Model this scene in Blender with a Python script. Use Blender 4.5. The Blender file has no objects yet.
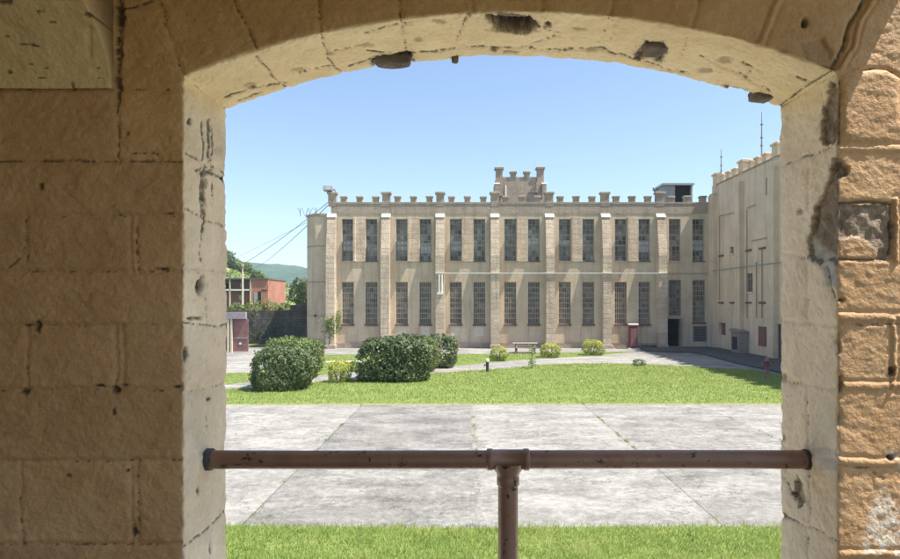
import bpy, math, random
import numpy as np
from mathutils import Vector
random.seed(7)
RNG = np.random.default_rng(11)
C = bpy.context.scene.collection
scene = bpy.context.scene

# ------------------------------------------------------------------ camera numbers
EYE = 3.9            # eye height over the yard
FPX, U0, V0 = 600.0, 465.0, 302.0      # focal length and vanishing point in photo pixels
YI, YO = 1.91, 2.26  # inner and outer face of the arch wall
XL, XR = -0.894, 1.184
YF = 51.0            # plane of the far facade
FLOOR = 2.3
def gx(u, Y): return (u-U0)*Y/FPX
def gz(v, Y): return EYE-(v-V0)*Y/FPX
def gy(v): return EYE*FPX/(v-V0)
def ground(u, v):
    Y = gy(v); return (gx(u, Y), Y)
def FX(u): return gx(u, YF)
def FZ(v): return gz(v, YF)

SUN = Vector((0.5, -0.13, 1.0)).normalized()

# ------------------------------------------------------------------ helpers
def mesh_np(name, verts, faces, mat=None, parent=None, smooth=False, attrs=None):
    """verts (n,3); faces: array (m,k) or list of such arrays"""
    if not isinstance(faces, list): faces = [faces]
    me = bpy.data.meshes.new(name)
    verts = np.asarray(verts, dtype=np.float32)
    me.vertices.add(len(verts)); me.vertices.foreach_set('co', verts.ravel())
    loops = np.concatenate([f.ravel() for f in faces]).astype(np.int32)
    tot = np.concatenate([np.full(len(f), f.shape[1]) for f in faces]).astype(np.int32)
    start = np.concatenate([[0], np.cumsum(tot)[:-1]]).astype(np.int32)
    me.loops.add(len(loops)); me.loops.foreach_set('vertex_index', loops)
    me.polygons.add(len(tot)); me.polygons.foreach_set('loop_start', start)
    me.polygons.foreach_set('loop_total', tot)
    me.polygons.foreach_set('use_smooth', np.full(len(tot), smooth))
    for k, (dom, a) in (attrs or {}).items():
        at = me.attributes.new(k, 'FLOAT', dom); at.data.foreach_set('value', np.asarray(a, dtype=np.float32))
    me.update(calc_edges=True); me.validate()
    o = bpy.data.objects.new(name, me); C.objects.link(o)
    if mat: me.materials.append(mat)
    if parent: o.parent = parent
    return o

class MB:
    """collects boxes, tubes, prisms and surfaces; build() links them as ONE mesh object"""
    def __init__(s): s.v = []; s.f = []; s.sm = []
    def add(s, vs, fs, smooth=False):
        b = len(s.v); s.v += [tuple(p) for p in vs]
        s.f += [tuple(i+b for i in f) for f in fs]; s.sm += [smooth]*len(fs); return s
    def box(s, x0, x1, y0, y1, z0, z1):
        return s.add([(x0,y0,z0),(x1,y0,z0),(x1,y1,z0),(x0,y1,z0),(x0,y0,z1),(x1,y0,z1),(x1,y1,z1),(x0,y1,z1)],
            [(0,3,2,1),(4,5,6,7),(0,1,5,4),(1,2,6,5),(2,3,7,6),(3,0,4,7)])
    def bevbox(s, x0, x1, y0, y1, z0, z1, b=0.02):
        """box with chamfered vertical and top edges"""
        def ring(i, z): return [(x0+i+b,y0+i,z),(x1-i-b,y0+i,z),(x1-i,y0+i+b,z),(x1-i,y1-i-b,z),(x1-i-b,y1-i,z),(x0+i+b,y1-i,z),(x0+i,y1-i-b,z),(x0+i,y0+i+b,z)]
        vs = ring(0,z0)+ring(0,z1-b)+ring(b,z1)
        fs = [(7,6,5,4,3,2,1,0), tuple(range(16,24))]
        for r in (0,8):
            fs += [(r+i, r+(i+1)%8, r+8+(i+1)%8, r+8+i) for i in range(8)]
        return s.add(vs, fs)
    def tube(s, pts, r, n=10, cap=True):
        pts = [Vector(p) for p in pts]; m = len(pts)
        rs = r if isinstance(r, (list, tuple)) else [r]*m
        vs = []; up = None
        for i, p in enumerate(pts):
            d = (pts[min(i+1,m-1)]-pts[max(i-1,0)]).normalized()
            if up is None: up = d.orthogonal().normalized()
            up = (up-d*up.dot(d)).normalized(); w = d.cross(up)
            for k in range(n):
                a = 2*math.pi*k/n; vs.append(p+(up*math.cos(a)+w*math.sin(a))*rs[i])
        fs = [(i*n+k, i*n+(k+1)%n, (i+1)*n+(k+1)%n, (i+1)*n+k) for i in range(m-1) for k in range(n)]
        s.add(vs, fs, True)
        if cap:
            s.add(vs[:n], [tuple(range(n-1,-1,-1))]); s.add(vs[-n:], [tuple(range(n))])
        return s
    def prism(s, poly, z0, z1):
        n = len(poly); vs = [(x,y,z0) for x,y in poly]+[(x,y,z1) for x,y in poly]
        return s.add(vs, [tuple(range(n-1,-1,-1)), tuple(range(n,2*n))]+[(i,(i+1)%n,n+(i+1)%n,n+i) for i in range(n)])
    def prism_x(s, poly_yz, x0, x1):
        n = len(poly_yz); vs = [(x0,y,z) for y,z in poly_yz]+[(x1,y,z) for y,z in poly_yz]
        return s.add(vs, [tuple(range(n-1,-1,-1)), tuple(range(n,2*n))]+[(i,(i+1)%n,n+(i+1)%n,n+i) for i in range(n)])
    def build(s, name, mat, parent=None):
        me = bpy.data.meshes.new(name); me.from_pydata(s.v, [], s.f); me.polygons.foreach_set('use_smooth', s.sm)
        me.materials.append(mat); me.update()
        o = bpy.data.objects.new(name, me); C.objects.link(o)
        if parent:
            o.parent = parent
            w = world_loc(parent)
            if w.length > 0:
                me.transform(__import__('mathutils').Matrix.Translation(-w))
        return o
def world_loc(o):
    v = Vector((0,0,0))
    while o is not None: v = v+o.location; o = o.parent
    return v

def tag(o, label=None, cat=None, group=None, kind=None):
    if label: o['label'] = label
    if cat: o['category'] = cat
    if group: o['group'] = group
    if kind: o['kind'] = kind
    return o
def thing(name, loc, label, cat, group=None):
    o = bpy.data.objects.new(name, None); C.objects.link(o); o.location = loc; o.empty_display_size = 0.3
    return tag(o, label, cat, group)

# ------------------------------------------------------------------ numpy noise
def _hash(ix, iy, iz):
    h = (ix.astype(np.int64)*374761393 + iy.astype(np.int64)*668265263 + iz.astype(np.int64)*2147483647) & 0xffffffff
    h = ((h ^ (h >> 13))*1274126177) & 0xffffffff
    h = (h ^ (h >> 16)) & 0xffffffff
    return h/4294967295.0
def vnoise(P):
    P = np.asarray(P, dtype=np.float64); i = np.floor(P).astype(np.int64); f = P-i; f = f*f*(3-2*f)
    r = 0
    for dx in (0,1):
        for dy in (0,1):
            for dz in (0,1):
                w = (f[:,0] if dx else 1-f[:,0])*(f[:,1] if dy else 1-f[:,1])*(f[:,2] if dz else 1-f[:,2])
                r = r+w*_hash(i[:,0]+dx, i[:,1]+dy, i[:,2]+dz)
    return r*2-1
def fbm(P, scale, octv=3, seed=0):
    P = np.asarray(P)*scale+seed*17.31; a, r, t = 1.0, 0, 0
    for k in range(octv):
        r = r+a*vnoise(P); t += a; a *= .5; P = P*2.03+5.7
    return r/t

# ------------------------------------------------------------------ materials
def nodes(name):
    m = bpy.data.materials.new(name); m.use_nodes = True
    nt = m.node_tree; b = nt.nodes['Principled BSDF']
    return m, nt, b
def N(nt, t, **kw):
    n = nt.nodes.new(t)
    for k, v in kw.items():
        if k.startswith('i_'):
            key = k[2:]; key = int(key) if key.isdigit() else key.replace('_', ' ')
            n.inputs[key].default_value = v
        else: setattr(n, k, v)
    return n
def link(nt, a, b): nt.links.new(a, b)
def ramp(nt, fac, stops):
    r = nt.nodes.new('ShaderNodeValToRGB'); e = r.color_ramp.elements
    while len(e) < len(stops): e.new(0.5)
    for el, (p, c) in zip(e, stops):
        el.position = p; el.color = (*c, 1) if len(c) == 3 else c
    if fac is not None: link(nt, fac, r.inputs[0])
    return r
def coords(nt, kind='Object'): return nt.nodes.new('ShaderNodeTexCoord').outputs[kind]
def noise(nt, vec, scale, detail=4, rough=.6, dist=0):
    n = N(nt, 'ShaderNodeTexNoise'); n.inputs['Scale'].default_value = scale; n.inputs['Detail'].default_value = detail
    n.inputs['Roughness'].default_value = rough; n.inputs['Distortion'].default_value = dist
    link(nt, vec, n.inputs['Vector']); return n.outputs['Fac']
def mixc(nt, fac, a, b, mode='MIX'):
    n = N(nt, 'ShaderNodeMix', data_type='RGBA', blend_type=mode)
    for sock, val in ((n.inputs[0], fac), (n.inputs[6], a), (n.inputs[7], b)):
        if hasattr(val, 'links') or isinstance(val, bpy.types.NodeSocket): link(nt, val, sock)
        elif isinstance(val, (int, float)): sock.default_value = val
        else: sock.default_value = (*val, 1)
    return n.outputs[2]
def math_(nt, op, a, b=None, c=None, clamp=False):
    n = N(nt, 'ShaderNodeMath', operation=op, use_clamp=clamp)
    for i, v in enumerate((a, b, c)):
        if v is None: continue
        if isinstance(v, bpy.types.NodeSocket): link(nt, v, n.inputs[i])
        else: n.inputs[i].default_value = v
    return n.outputs[0]
def bump(nt, b, h, strength=.4, dist=.02):
    n = N(nt, 'ShaderNodeBump'); n.inputs['Strength'].default_value = strength; n.inputs['Distance'].default_value = dist
    link(nt, h, n.inputs['Height']); link(nt, n.outputs[0], b.inputs['Normal']); return n
def simple(name, c0, c1, scale=6, rough=.7, bs=.2, bd=.01, bscale=None, metal=0, detail=5):
    m, nt, b = nodes(name); v = coords(nt); f = noise(nt, v, scale, detail)
    r = ramp(nt, f, [(.3, c0), (.7, c1)]); link(nt, r.outputs[0], b.inputs['Base Color'])
    b.inputs['Roughness'].default_value = rough; b.inputs['Metallic'].default_value = metal
    if bs: bump(nt, b, noise(nt, v, bscale or scale*4, 4), bs, bd)
    return m
MAT = {}

def facade_mat(name, base, dark, light, joint, bw=.55, bh=.28, bstr=.8, jointmix=.3, tonemix=.1, jh=1.0):
    """painted coursed masonry: blocks with slight tone changes, dirt runs, rough faces"""
    m, nt, b = nodes(name); v = coords(nt)
    sx = N(nt, 'ShaderNodeSeparateXYZ'); link(nt, v, sx.inputs[0])
    cx = N(nt, 'ShaderNodeCombineXYZ'); link(nt, math_(nt, 'ADD', sx.outputs[0], sx.outputs[1]), cx.inputs[0]); link(nt, sx.outputs[2], cx.inputs[1])
    br = N(nt, 'ShaderNodeTexBrick'); link(nt, cx.outputs[0], br.inputs['Vector'])
    br.inputs['Scale'].default_value = 1; br.inputs['Brick Width'].default_value = bw; br.inputs['Row Height'].default_value = bh
    br.inputs['Mortar Size'].default_value = .014; br.inputs['Mortar Smooth'].default_value = .3
    br.inputs['Color1'].default_value = (.25,.25,.25,1); br.inputs['Color2'].default_value = (.75,.75,.75,1); br.inputs['Mortar'].default_value = (.5,.5,.5,1)
    f = noise(nt, v, .55, 6, .65)
    col = ramp(nt, f, [(.28, dark), (.5, base), (.75, light)]).outputs[0]
    col = mixc(nt, tonemix, col, br.outputs['Color'], 'OVERLAY')
    mp = N(nt, 'ShaderNodeMapping'); mp.inputs['Scale'].default_value = (2.2, 2.2, .16); link(nt, v, mp.inputs[0])
    st = ramp(nt, noise(nt, mp.outputs[0], 1.0, 7, .68), [(.49, (0,0,0)), (.68, (1,1,1))])
    col = mixc(nt, math_(nt, 'MULTIPLY', st.outputs[0], .5), col, tuple(.55*x for x in dark))
    sp = ramp(nt, noise(nt, v, 7, 3, .5), [(.62, (0,0,0)), (.72, (1,1,1))])
    col = mixc(nt, math_(nt, 'MULTIPLY', sp.outputs[0], .25), col, light)
    col = mixc(nt, math_(nt, 'MULTIPLY', br.outputs['Fac'], jointmix), col, joint)
    link(nt, col, b.inputs['Base Color']); b.inputs['Roughness'].default_value = .9
    b.inputs['Specular IOR Level'].default_value = .2
    h = math_(nt, 'ADD', math_(nt, 'MULTIPLY', br.outputs['Fac'], -jh), math_(nt, 'MULTIPLY', noise(nt, v, 9, 4, .6), 1.6))
    bump(nt, b, h, bstr, .03)
    return m
MAT['facade'] = facade_mat('painted_masonry', (.55,.445,.325), (.46,.365,.265), (.63,.525,.395), (.44,.35,.255), jointmix=.10, tonemix=.05, jh=.35, bstr=.5)
MAT['pilaster'] = facade_mat('pilaster_masonry', (.55,.445,.335), (.42,.33,.245), (.68,.57,.44), (.38,.30,.225), .8, .42, 1.0, .35, .2)
MAT['parapet'] = facade_mat('parapet_masonry', (.39,.315,.245), (.31,.25,.19), (.47,.39,.305), (.35,.275,.215), jointmix=.12, jh=.5)
MAT['side'] = facade_mat('side_wall_paint', (.68,.535,.385), (.60,.46,.325), (.75,.61,.455), (.52,.41,.30), 1.2, .4, .25, .08, .06, .4)
MAT['cap'] = simple('lightened_cap', (.62,.58,.5), (.78,.75,.68), 5, .85)  # near-white stands in for sun on the pilaster caps; conduit shares it
MAT['glass'] = None
m, nt, b = nodes('grimy_glass'); v = coords(nt, 'Generated')
oi = N(nt, 'ShaderNodeObjectInfo'); sx = N(nt, 'ShaderNodeSeparateXYZ'); link(nt, v, sx.inputs[0])
cb = N(nt, 'ShaderNodeCombineXYZ'); link(nt, math_(nt, 'FLOOR', math_(nt, 'MULTIPLY', sx.outputs[0], 2.999)), cb.inputs[0])
link(nt, math_(nt, 'FLOOR', math_(nt, 'MULTIPLY', sx.outputs[2], 7.999)), cb.inputs[1]); link(nt, math_(nt, 'MULTIPLY', oi.outputs['Random'], 97), cb.inputs[2])
wn = N(nt, 'ShaderNodeTexWhiteNoise', noise_dimensions='3D'); link(nt, cb.outputs[0], wn.inputs['Vector'])
gn = noise(nt, coords(nt), 1.3, 4, .6)
f = math_(nt, 'ADD', math_(nt, 'MULTIPLY', wn.outputs['Value'], .42), math_(nt, 'MULTIPLY', math_(nt, 'SUBTRACT', gn, .3), 1.3))
r = ramp(nt, f, [(.1, (.03,.03,.026)), (.35, (.09,.088,.072)), (.6, (.18,.174,.145)), (.8, (.30,.295,.255)), (.95, (.45,.44,.40))])
link(nt, r.outputs[0], b.inputs['Base Color']); b.inputs['Roughness'].default_value = .3
bump(nt, b, noise(nt, coords(nt), 3, 2), .3, .02); MAT['glass'] = m
MAT['sash'] = simple('sash_steel', (.21,.18,.15), (.33,.285,.24), 8, .6)
MAT['sash_light'] = simple('grille_steel', (.33,.26,.21), (.46,.37,.30), 8, .6)
MAT['board'] = simple('pale_panel', (.26,.275,.285), (.42,.43,.435), 3, .5)
MAT['patch'] = simple('cement_patch', (.5,.44,.36), (.62,.56,.47), 3, .9)
MAT['sill'] = simple('rusty_sill', (.11,.065,.05), (.2,.13,.1), 5, .85)
MAT['sill_beige'] = simple('painted_conduit', (.34,.28,.2), (.42,.35,.26), 4, .7)
MAT['tabletop'] = simple('bleached_wood', (.27,.24,.21), (.4,.37,.33), 7, .8)
MAT['dark'] = simple('dark_interior', (.008,.007,.007), (.02,.018,.016), 2, .9)
MAT['red'] = simple('red_paint', (.15,.018,.025), (.21,.03,.035), 4, .45)
MAT['maroon'] = simple('maroon_paint', (.17,.075,.07), (.26,.13,.12), 3, .6)
MAT['white'] = simple('white_paint', (.68,.67,.63), (.8,.79,.76), 6, .6)
MAT['grey'] = simple('grey_metal', (.22,.22,.21), (.34,.34,.32), 4, .55)
MAT['zinc'] = simple('galvanised_steel', (.3,.31,.32), (.42,.43,.44), 12, .4, metal=.6)
MAT['black'] = simple('black_metal', (.02,.02,.02), (.05,.048,.045), 8, .6)
MAT['cable'] = simple('black_cable', (.015,.015,.015), (.03,.03,.03), 8, .6)
MAT['wood'] = simple('weathered_wood', (.13,.10,.085), (.25,.2,.17), 9, .8)
MAT['cream'] = simple('cream_post', (.55,.48,.33), (.66,.6,.45), 4, .8)
MAT['lilac'] = simple('lilac_grey_steel', (.24,.2,.22), (.34,.29,.31), 4, .6)
MAT['roofing'] = simple('roofing_felt', (.10,.1,.1), (.16,.155,.15), 2, .9)
MAT['brick'] = facade_mat('red_brick', (.44,.165,.105), (.34,.115,.075), (.52,.22,.15), (.45,.35,.3), .22, .075, .5, .5, .25)
MAT['trunk'] = simple('bark', (.06,.045,.035), (.13,.10,.08), 10, .9, .6, .03)
MAT['concrete_in'] = simple('old_plaster', (.33,.255,.16), (.45,.36,.24), 2, .9)
MAT['rock'] = simple('broken_stone', (.10,.08,.065), (.22,.18,.145), 14, .95, .8, .02)

def leaf_mat(name, c, scale=1.5, trans=.3, tip=None, tipz=None):
    m, nt, b = nodes(name); v = coords(nt)
    f = noise(nt, v, scale, 3, .6)
    at = N(nt, 'ShaderNodeAttribute', attribute_name='tone')
    f2 = math_(nt, 'ADD', math_(nt, 'MULTIPLY', f, .55), math_(nt, 'MULTIPLY', at.outputs['Fac'], .45))
    col = ramp(nt, f2, [(.25, c[0]), (.5, c[1]), (.78, c[2])]).outputs[0]
    if tip:
        sx = N(nt, 'ShaderNodeSeparateXYZ'); link(nt, v, sx.inputs[0])
        k = math_(nt, 'ADD', sx.outputs[2], math_(nt, 'MULTIPLY', math_(nt, 'SUBTRACT', f, .5), .6))
        mr = N(nt, 'ShaderNodeMapRange'); link(nt, k, mr.inputs[0]); mr.inputs[1].default_value = tipz[0]; mr.inputs[2].default_value = tipz[1]
        col = mixc(nt, mr.outputs[0], col, tip)
    link(nt, col, b.inputs['Base Color']); b.inputs['Roughness'].default_value = .5; b.inputs['Specular IOR Level'].default_value = .35
    tr = N(nt, 'ShaderNodeBsdfTranslucent'); link(nt, mixc(nt, .5, col, tuple(min(1, 1.6*x) for x in c[2])), tr.inputs[0])
    ms = N(nt, 'ShaderNodeMixShader'); ms.inputs[0].default_value = trans
    link(nt, b.outputs[0], ms.inputs[1]); link(nt, tr.outputs[0], ms.inputs[2])
    link(nt, ms.outputs[0], nt.nodes['Material Output'].inputs['Surface']); return m
MAT['leaf_dark'] = leaf_mat('dark_glossy_leaves', [(.045,.07,.025), (.095,.13,.05), (.20,.235,.105)], 2.0, .15)
MAT['leaf_mid'] = leaf_mat('mid_green_leaves', [(.06,.095,.025), (.12,.165,.045), (.21,.255,.08)], 1.6, .25)
MAT['leaf_yellow'] = leaf_mat('golden_leaves', [(.10,.16,.02), (.21,.27,.045), (.36,.37,.08)], 3, .3, (.42,.43,.085), (.40, .9))
MAT['leaf_vine'] = leaf_mat('vine_leaves', [(.08,.13,.03), (.14,.2,.05), (.22,.28,.08)], 3, .3)
MAT['ivy'] = leaf_mat('dark_ivy', [(.03,.045,.022), (.075,.095,.045), (.17,.19,.11)], 1.2, .1)
MAT['hillgreen'] = leaf_mat('hillside_leaves', [(.07,.115,.025), (.15,.21,.055), (.27,.31,.11)], .12, .25)
MAT['grass'] = leaf_mat('grass_blades', [(.10,.165,.02), (.185,.265,.045), (.37,.38,.13)], .35, .35)
MAT['grass_near'] = leaf_mat('near_grass_blades', [(.09,.16,.02), (.19,.28,.05), (.42,.44,.17)], 1.2, .35)

m, nt, b = nodes('lawn_soil'); v = coords(nt)
r = ramp(nt, noise(nt, v, .9, 6, .7), [(.3, (.11,.17,.03)), (.55, (.17,.22,.05)), (.75, (.27,.27,.10))])
link(nt, r.outputs[0], b.inputs['Base Color']); b.inputs['Roughness'].default_value = .95; bump(nt, b, noise(nt, v, 30, 3), .6, .03); MAT['lawn'] = m
m, nt, b = nodes('earth'); v = coords(nt)
r = ramp(nt, noise(nt, v, .08, 6, .7), [(.3, (.09,.12,.03)), (.55, (.14,.16,.05)), (.75, (.2,.18,.10))])
link(nt, r.outputs[0], b.inputs['Base Color']); b.inputs['Roughness'].default_value = .95; bump(nt, b, noise(nt, v, 6, 3), .5, .05); MAT['earth'] = m

# weathered concrete slabs
m, nt, b = nodes('weathered_concrete'); v = coords(nt)
tone = N(nt, 'ShaderNodeAttribute', attribute_name='tone').outputs['Fac']
mp = N(nt, 'ShaderNodeMapping'); mp.inputs['Scale'].default_value = (.6, 1.1, 1); link(nt, v, mp.inputs[0])
f = noise(nt, mp.outputs[0], .9, 12, .78, .25)
fb = noise(nt, v, 5.5, 10, .8)
f = math_(nt, 'ADD', math_(nt, 'MULTIPLY', f, .55), math_(nt, 'MULTIPLY', fb, .45))
f = math_(nt, 'ADD', f, math_(nt, 'MULTIPLY', math_(nt, 'SUBTRACT', tone, .5), .25))
col = ramp(nt, f, [(.36, (.10,.096,.089)), (.45, (.19,.182,.169)), (.53, (.295,.283,.262)), (.63, (.41,.393,.363))]).outputs[0]
f2 = noise(nt, v, .55, 12, .75, .8)
col = mixc(nt, ramp(nt, f2, [(.52, (0,0,0)), (.64, (.75,.75,.75))]).outputs[0], col, (.21,.2,.18))
f2b = noise(nt, mp.outputs[0], 2.6, 12, .8, 1.2)
col = mixc(nt, ramp(nt, f2b, [(.56, (0,0,0)), (.66, (.7,.7,.7))]).outputs[0], col, (.13,.125,.11))
f3 = noise(nt, v, 38, 5, .75)
col = mixc(nt, ramp(nt, f3, [(.54, (0,0,0)), (.66, (.5,.5,.5))]).outputs[0], col, (.13,.125,.115))
col = mixc(nt, ramp(nt, noise(nt, v, 23, 5, .75), [(.56, (0,0,0)), (.7, (.6,.6,.6))]).outputs[0], col, (.48,.46,.425))
nn = N(nt, 'ShaderNodeTexNoise'); nn.inputs['Scale'].default_value = .7; nn.inputs['Detail'].default_value = 7; nn.inputs['Roughness'].default_value = .65; link(nt, v, nn.inputs['Vector'])
cr = ramp(nt, math_(nt, 'ABSOLUTE', math_(nt, 'SUBTRACT', nn.outputs['Fac'], .47)), [(0, (1,1,1)), (.005, (0,0,0))])
gate_ = ramp(nt, noise(nt, v, .33, 2, .5), [(.46, (0,0,0)), (.54, (1,1,1))])
crk_ = math_(nt, 'MULTIPLY', cr.outputs[0], gate_.outputs[0])
col = mixc(nt, math_(nt, 'MULTIPLY', crk_, .7), col, (.07,.065,.05))
link(nt, col, b.inputs['Base Color']); b.inputs['Roughness'].default_value = .9; b.inputs['Specular IOR Level'].default_value = .25
hh = math_(nt, 'ADD', math_(nt, 'ADD', math_(nt, 'MULTIPLY', fb, .8), math_(nt, 'MULTIPLY', f3, .5)), math_(nt, 'MULTIPLY', crk_, -1.0))
bump(nt, b, hh, .6, .02); MAT['concrete'] = m
MAT['tar'] = simple('old_joint_seal', (.13,.125,.115), (.3,.285,.26), 9, .9)
MAT['straw'] = simple('dry_edge', (.15,.16,.06), (.31,.29,.15), 5, .95)
MAT['pale_concrete'] = simple('pale_concrete', (.42,.40,.37), (.58,.56,.52), 2, .9)
m = simple('asphalt_walk', (.06,.058,.056), (.10,.097,.093), 3, .9); MAT['asphalt'] = m

# paint of the arch wall: ochre on the face towards us, cream in the reveals, worn through to stone
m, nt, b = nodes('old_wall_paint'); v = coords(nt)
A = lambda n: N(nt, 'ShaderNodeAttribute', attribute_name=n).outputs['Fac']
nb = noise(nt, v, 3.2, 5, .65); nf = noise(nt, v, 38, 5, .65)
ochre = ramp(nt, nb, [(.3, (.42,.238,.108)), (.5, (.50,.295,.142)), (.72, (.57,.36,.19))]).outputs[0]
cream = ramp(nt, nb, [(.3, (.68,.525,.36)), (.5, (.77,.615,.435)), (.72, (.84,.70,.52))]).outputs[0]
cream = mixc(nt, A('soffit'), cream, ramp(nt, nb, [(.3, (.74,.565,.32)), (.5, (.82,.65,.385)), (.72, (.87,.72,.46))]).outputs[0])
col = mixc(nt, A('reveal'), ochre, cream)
gr_ = N(nt, 'ShaderNodeHueSaturation'); link(nt, col, gr_.inputs['Color']); ng = noise(nt, v, 120, 6, .8); nm_ = noise(nt, v, 11, 8, .75)
link(nt, math_(nt, 'ADD', math_(nt, 'ADD', .52, math_(nt, 'MULTIPLY', A('blk'), .16)), math_(nt, 'ADD', math_(nt, 'MULTIPLY', ng, .42), math_(nt, 'MULTIPLY', nm_, .38))), gr_.inputs['Value']); col = gr_.outputs[0]
pale = ramp(nt, nf, [(.50, (0,0,0)), (.72, (.45,.45,.45))]).outputs[0]
col = mixc(nt, math_(nt, 'MULTIPLY', pale, .35), col, (.62,.52,.38))
spk = ramp(nt, noise(nt, v, 60, 4, .7), [(.60, (0,0,0)), (.72, (1,1,1))]).outputs[0]
col = mixc(nt, math_(nt, 'MULTIPLY', spk, math_(nt, 'ADD', math_(nt, 'MULTIPLY', A('reveal'), .35), .12)), col, (.2,.14,.085))
stone = ramp(nt, noise(nt, v, 22, 6, .7), [(.25, (.11,.075,.05)), (.5, (.235,.17,.115)), (.75, (.42,.325,.235))]).outputs[0]
col = mixc(nt, A('stone'), col, stone)
col = mixc(nt, A('cement'), col, ramp(nt, nf, [(.3, (.33,.3,.26)), (.7, (.5,.47,.42))]).outputs[0])
col = mixc(nt, A('salt'), col, (.80,.70,.56))
col = mixc(nt, math_(nt, 'MULTIPLY', A('dirt'), math_(nt, 'ADD', .55, math_(nt, 'MULTIPLY', noise(nt, v, 140, 3, .7), .7)), None, True), col, (.034,.026,.019))
link(nt, col, b.inputs['Base Color']); b.inputs['Roughness'].default_value = .62; b.inputs['Specular IOR Level'].default_value = .35
bh_ = math_(nt, 'ADD', math_(nt, 'MULTIPLY', noise(nt, v, 90, 4, .65), .6), math_(nt, 'MULTIPLY', nf, .8))
bump(nt, b, bh_, .9, .008); MAT['archpaint'] = m
m, nt, b = nodes('brown_rail_paint'); v = coords(nt)
n1 = noise(nt, v, 26, 5, .7); n2 = noise(nt, v, 5, 3)
col = ramp(nt, n2, [(.35, (.175,.092,.06)), (.65, (.25,.14,.09))]).outputs[0]
sz = N(nt, 'ShaderNodeSeparateXYZ'); link(nt, v, sz.inputs[0])
col = mixc(nt, ramp(nt, n1, [(.60, (0,0,0)), (.63, (1,1,1))]).outputs[0], col, (.025,.018,.016))
col = mixc(nt, ramp(nt, noise(nt, v, 14, 6, .75), [(.58, (0,0,0)), (.66, (.85,.85,.85))]).outputs[0], col, (.22,.085,.045))
link(nt, col, b.inputs['Base Color']); b.inputs['Roughness'].default_value = .34
bump(nt, b, n1, .35, .004); MAT['rail'] = m

# ------------------------------------------------------------------ THE ARCADE WALL WE LOOK THROUGH
arcade = thing('arcade', (0, 2.085, 0), 'painted stone arcade wall with a wide arched opening, close to the camera', 'arcade')
AO = Vector((0, 2.085, 0))
# arch curve on the outer face in photo pixels -> (x, z)
ap = [(228,112),(258,98.5),(289,89.5),(318,81.5),(348,74.5),(385,67.5),(412,63),(452,59.5),(488,57.5),(520,57.5),(547,58.5),(600,62.5),(640,69),(680,76),(712,85),(745,96.5),(765,102.5),(782,108)]
ax = np.array([gx(u, YO) for u,v in ap]); az = np.array([gz(v, YO) for u,v in ap])
ax[0] = XL; ax[-1] = XR
pf = np.polyfit(ax, az, 4); 
zspL, zspR = np.polyval(pf, XL), np.polyval(pf, XR)
STEP = .005
nj = int((zspL-FLOOR)/STEP)
outl = []   # (x, z, nx, nz)
for k in range(nj): outl.append((XL, FLOOR+(zspL-FLOOR)*k/nj, -1, 0))
d4 = np.polyder(pf)
def anorm(x):
    s = np.polyval(d4, x); n = np.array([-s, 1.0]); return n/np.linalg.norm(n)
nfan = 120
aL = math.atan2(*anorm(XL)[::-1]); aR = math.atan2(*anorm(XR)[::-1])
for k in range(nfan):
    a = math.pi+(aL-math.pi)*k/nfan; outl.append((XL, zspL, math.cos(a), math.sin(a)))
na = int(2.2/STEP)
for k in range(na+1):
    x = XL+(XR-XL)*k/na; n = anorm(x); outl.append((x, np.polyval(pf, x), n[0], n[1]))
for k in range(1, nfan+1):
    a = aR*(1-k/nfan); outl.append((XR, zspR, math.cos(a), math.sin(a)))
for k in range(1, nj+1): outl.append((XR, zspR+(FLOOR-zspR)*k/nj, 1, 0))
outl = np.array(outl)
# profile across the wall: (r, y, normal_r, normal_y, reveal mask)
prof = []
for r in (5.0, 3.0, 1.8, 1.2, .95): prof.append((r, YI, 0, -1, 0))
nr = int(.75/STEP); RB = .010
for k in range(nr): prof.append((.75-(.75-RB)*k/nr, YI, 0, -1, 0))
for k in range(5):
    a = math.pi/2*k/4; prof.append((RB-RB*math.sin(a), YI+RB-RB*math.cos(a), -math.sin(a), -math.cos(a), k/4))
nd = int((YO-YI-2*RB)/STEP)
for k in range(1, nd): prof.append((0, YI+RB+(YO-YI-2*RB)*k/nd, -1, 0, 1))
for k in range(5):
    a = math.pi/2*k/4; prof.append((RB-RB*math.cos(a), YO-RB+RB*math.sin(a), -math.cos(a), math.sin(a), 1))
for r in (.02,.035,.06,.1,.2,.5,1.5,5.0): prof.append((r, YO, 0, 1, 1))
prof = np.array(prof)
ns, npf = len(outl), len(prof)
O = np.repeat(outl, npf, 0); P = np.tile(prof, (ns, 1))
X = O[:,0]+O[:,2]*P[:,0]; Z = O[:,1]+O[:,3]*P[:,0]; Y = P[:,1].copy()
Z = np.minimum(Z, 5.75)
NV = np.stack([O[:,2]*P[:,2], P[:,3], O[:,3]*P[:,2]], 1)
POS = np.stack([X, Y, Z], 1)
U = U0+X/Y*FPX; V = V0-(Z-EYE)/Y*FPX
face = (P[:,4] < .5) & (P[:,1] < YI+.02); rev = ~face
left = X < .1
wob = np.stack([fbm(POS, 14, 3, 1), fbm(POS, 14, 3, 2)], 1)
Uw = U+wob[:,0]*2.2; Vw = V+wob[:,1]*2.2
fine = fbm(POS, 75, 3, 3); med = fbm(POS, 24, 3, 4); big = fbm(POS, 5, 3, 5); crk = fbm(POS, 40, 3, 6); crk2 = fbm(POS, 110, 2, 7)
D = big*.007+med*.0045+fine*.0034
D = np.where(face & ~left, D*.45+fbm(POS*np.array((.55,1,1.5)), 42, 3, 8)*.0016, D)      # coarser faces on the right pier
at = {k: np.zeros(len(X)) for k in ('stone','dirt','salt','cement')}
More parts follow.
